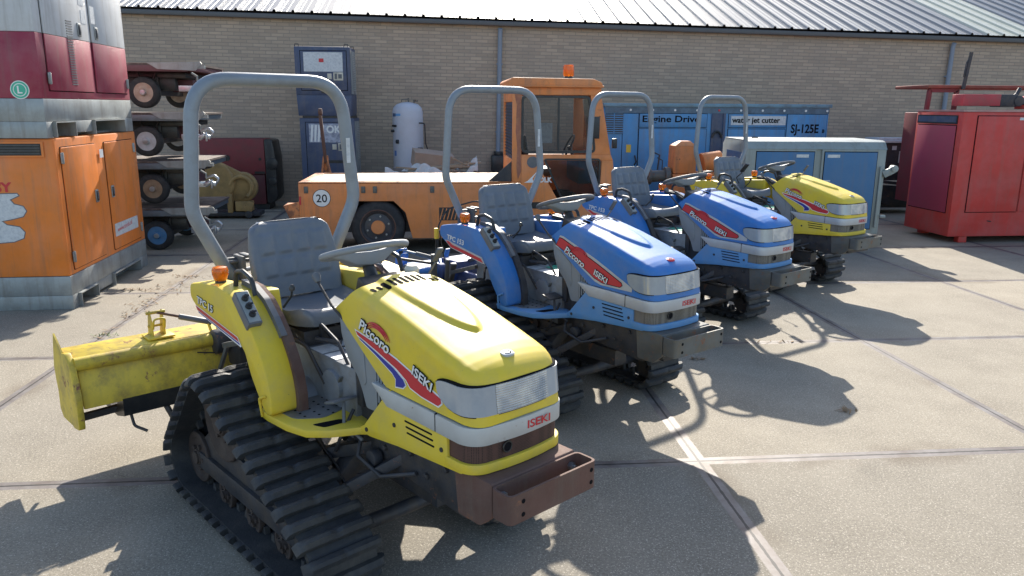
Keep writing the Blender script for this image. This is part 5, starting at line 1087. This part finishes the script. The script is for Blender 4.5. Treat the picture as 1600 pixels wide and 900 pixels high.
# ------------------------------------------------------------------ red cabinet and the red machine behind it
t = thing('red_cabinet', 'tall red metal generator cabinet on stub legs at the right edge', 'cabinet', (5.59, 6.28, 0), R(1.0))
b = MB(); b.box(0, 3.2, 0, 1.0, .09, 1.76); b.build('cabinet', RED, t, bevel=.012)
b = MB(); b.box(-.006, 3.21, -.008, 1.008, 1.762, 1.785); b.build('lid', mat('bleached_red_lid', (.42, .22, .2), .6, 0, .15, (.5, .4, .35), .6, 5), t)
b = MB(); b.box(-.010, -.0005, .10, .96, 1.60, 1.715); q = b.build('air_grille', BLK, t); b = MB(); b.box(-.012, -.0102, .12, .94, 1.62, 1.70); b.build('grille_mesh', NVY, q)
for fr in ((-.004, -.0005, .10, .95, .40, 1.585),): b = MB(); b.box(*fr); gp = b.build('panel_gap', BKL, t); b = MB(); b.box(-.012, -.004, .11, .94, .41, 1.575); b.build('side_panel', mat('shaded_red_panel', (.36, .04, .075), .55, 0, .06, (.24, .06, .07), .4, 3), gp, bevel=.002)  # darker, purpler copy of the cabinet red: this face's shade in its colour
b = MB(); b.box(.20, .96, -.004, -.0005, .42, 1.715); gp = b.build('door_gap', BKL, t); b = MB(); b.box(.21, .95, -.014, -.004, .43, 1.705); b.build('door', RED, gp, bevel=.003)
b = MB(); b.box(.97, 1.75, -.014, -.0005, .43, 1.705); b.build('door', RED, t, bevel=.003); b = MB(); b.box(.80, 1.2, -.018, -.0145, 1.655, 1.69); b.build('plate', LABW, t); b = MB(); b.obox((.58, -.004, .30), (.06, .006, .014), (0, 10, 0)); b.build('slot', BLK, t)
b = MB()
for xx in (.2, 2.8):
    for yy in (.04, .86): b.box(xx, xx + .12, yy, yy + .10, 0, .089)
b.build('legs', RED, t, bevel=.004)
t = thing('red_boom_machine', 'faded red machine frame with a black pole, behind the red cabinet', 'machine', (6.25, 7.55, 0))
b = MB(); b.box(-.15, 2.6, .0, .9, .35, 1.74); b.build('body', MAR, t, bevel=.01)
fo, ip = frame(t, rpoly([(-.40, 1.70), (-.38, 2.09), (.10, 2.09), (.08, 1.70)], .04), -.02, .03, .055, MAR, 'window_frame')
b = MB(); b.box(-.42, 2.1, -.06, .8, 2.092, 2.14); b.build('top_beam', mat('rusty_red_beam', (.24, .05, .035), .7, 0, .2, (.2, .1, .06), .7, 8), t, bevel=.01)
b = MB(); b.box(-.30, .26, -.70, -.45, 1.84, 2.00); b.build('boom', mat('boom_red', (.42, .05, .06), .6, 0, .1, (.2, .1, .08), .6, 6), t, bevel=.008); b = MB(); b.box(.265, .52, -.69, -.47, 1.83, 2.0); b.tube([(.46, -.6, 1.93), (.56, -.6, 2.0), (.60, -.6, 2.09)], .03, 8); b.cyl((.54, -.7, 1.91), (.54, -.5, 1.91), .075); b.bar((.4, -.6, 1.98), (.7, -.6, 1.88), .05, .05); b.build('boom_head', DRK, t, bevel=.01)
b = MB(); b.tube([(.09, -.1, 2.08), (.13, -.12, 2.60)], .028, 10); b.tube([(.06, -.12, 2.25), (.07, -.13, 2.45), (.14, -.12, 2.58)], .009, 6); b.build('pole', DRK, t); b = MB(); b.lathe([(.12, 0), (.13, .05), (.10, .16), (.03, .18), (.001, .18)], (.78, -.5, 1.80), (0, 0, 1), 20); b.build('lug', RED, t)
t = thing('waste_skip', 'dark bin-like machine with a pale lid between the generator and red cabinet', 'machine', (6.15, 9.3, 0))
b = MB(); b.prism([(.05, .58), (.03, 1.22), (.62, 1.22), (.60, .58)], 'y', .0, .5); b.build('hopper', DRK, t, bevel=.01); b = MB(); b.box(-.06, .70, -.05, .55, 1.222, 1.26); b.box(.12, .75, .1, .55, 1.262, 1.30); b.build('lid', CREY, t, bevel=.004)
b = MB(); b.box(-.35, -.02, .1, .6, .35, 1.05); b.box(.0, .06, -.01, -.001, .6, 1.15); b.build('side_box', MAR, t, bevel=.01); b = MB(); b.box(.32, .40, -.006, -.001, 1.10, 1.17); b.build('sticker', LABW, t); b = MB(); b.obox((.47, -.004, .98), (.03, .004, .2)); b.build('drip', mat('white_drip', (.5, .5, .48), .6), t)
b = MB(); b.bar((-.5, -.1, .64), (.75, -.2, .50), .05, .05); b.bar((-.5, -.1, .38), (-.05, -.15, .5), .04, .04); b.prism([(-.3, .52), (.8, .48), (.8, .20), (.3, .16), (-.2, .34)], 'y', -.12, -.05); b.cyl((-.3, -.2, .30), (-.3, .3, .30), .28); b.box(-.6, 1.0, .0, .5, .10, .35); b.build('drawbar', DRK, t, bevel=.008)

# ------------------------------------------------------------------ litter on the slabs
random.seed(5)
b = MB()
LEAF = mat('dry_leaf', (.23, .15, .08), .8, 0, .3)
for (cx, cy, n, sx_, sy_) in ((-4.08, 4.10, 40, .10, .18), (-4.05, 3.45, 40, .05, .25), (-3.98, 4.75, 36, .10, .05), (-4.35, 4.15, 30, .10, .03), (1.12, .60, 12, .03, .02), (.55, 1.62, 12, .05, .02), (1.3, 2.0, 14, .2, .012), (-4.02, 2.6, 18, .03, .3)):
    for k in range(n):
        x, y = cx + random.gauss(0, sx_), cy + random.gauss(0, sy_); a = random.uniform(0, PI * 2); L = random.uniform(.012, .045); w_ = random.uniform(.003, .010); h = random.uniform(.002, .022)
        u = Vector((math.cos(a), math.sin(a), 0)); v = Vector((-u.y, u.x, 0)); c = Vector((x, y, .004)); b.face([c - u * L, c - v * w_ + Vector((0, 0, h * .3)), c + u * L + Vector((0, 0, h)), c + v * w_ + Vector((0, 0, h * .2))])
tag(b.build('leaf_litter', LEAF), kind='stuff')
b = MB()
for k in range(26):
    a = random.uniform(0, PI * 2); L = random.uniform(.02, .07); c = Vector((-3.98 + random.gauss(0, .05), 2.55 + random.gauss(0, .03), .003)); u = Vector((math.cos(a), math.sin(a), 0)); v = Vector((-u.y, u.x, 0)) * .004
    b.face([c - v, c + v, c + u * L + Vector((0, 0, random.uniform(.005, .03)))])
o = b.build('grass_tuft', mat('green_grass', (.09, .15, .03), .7, 0, .3)); tag(o, kind='stuff')
b = MB()
for k in range(6): a = k * 1.05; b.face([(2.31, -.25, .012), (2.31 + .055 * math.cos(a), -.25 + .03 * math.sin(a), .006), (2.31 + .055 * math.cos(a + 1.05), -.25 + .03 * math.sin(a + 1.05), .010)])
tag(b.build('fallen_leaf', mat('dark_leaf', (.10, .075, .04), .8)), 'small dark curled leaf lying alone on the right foreground slab', 'leaf')
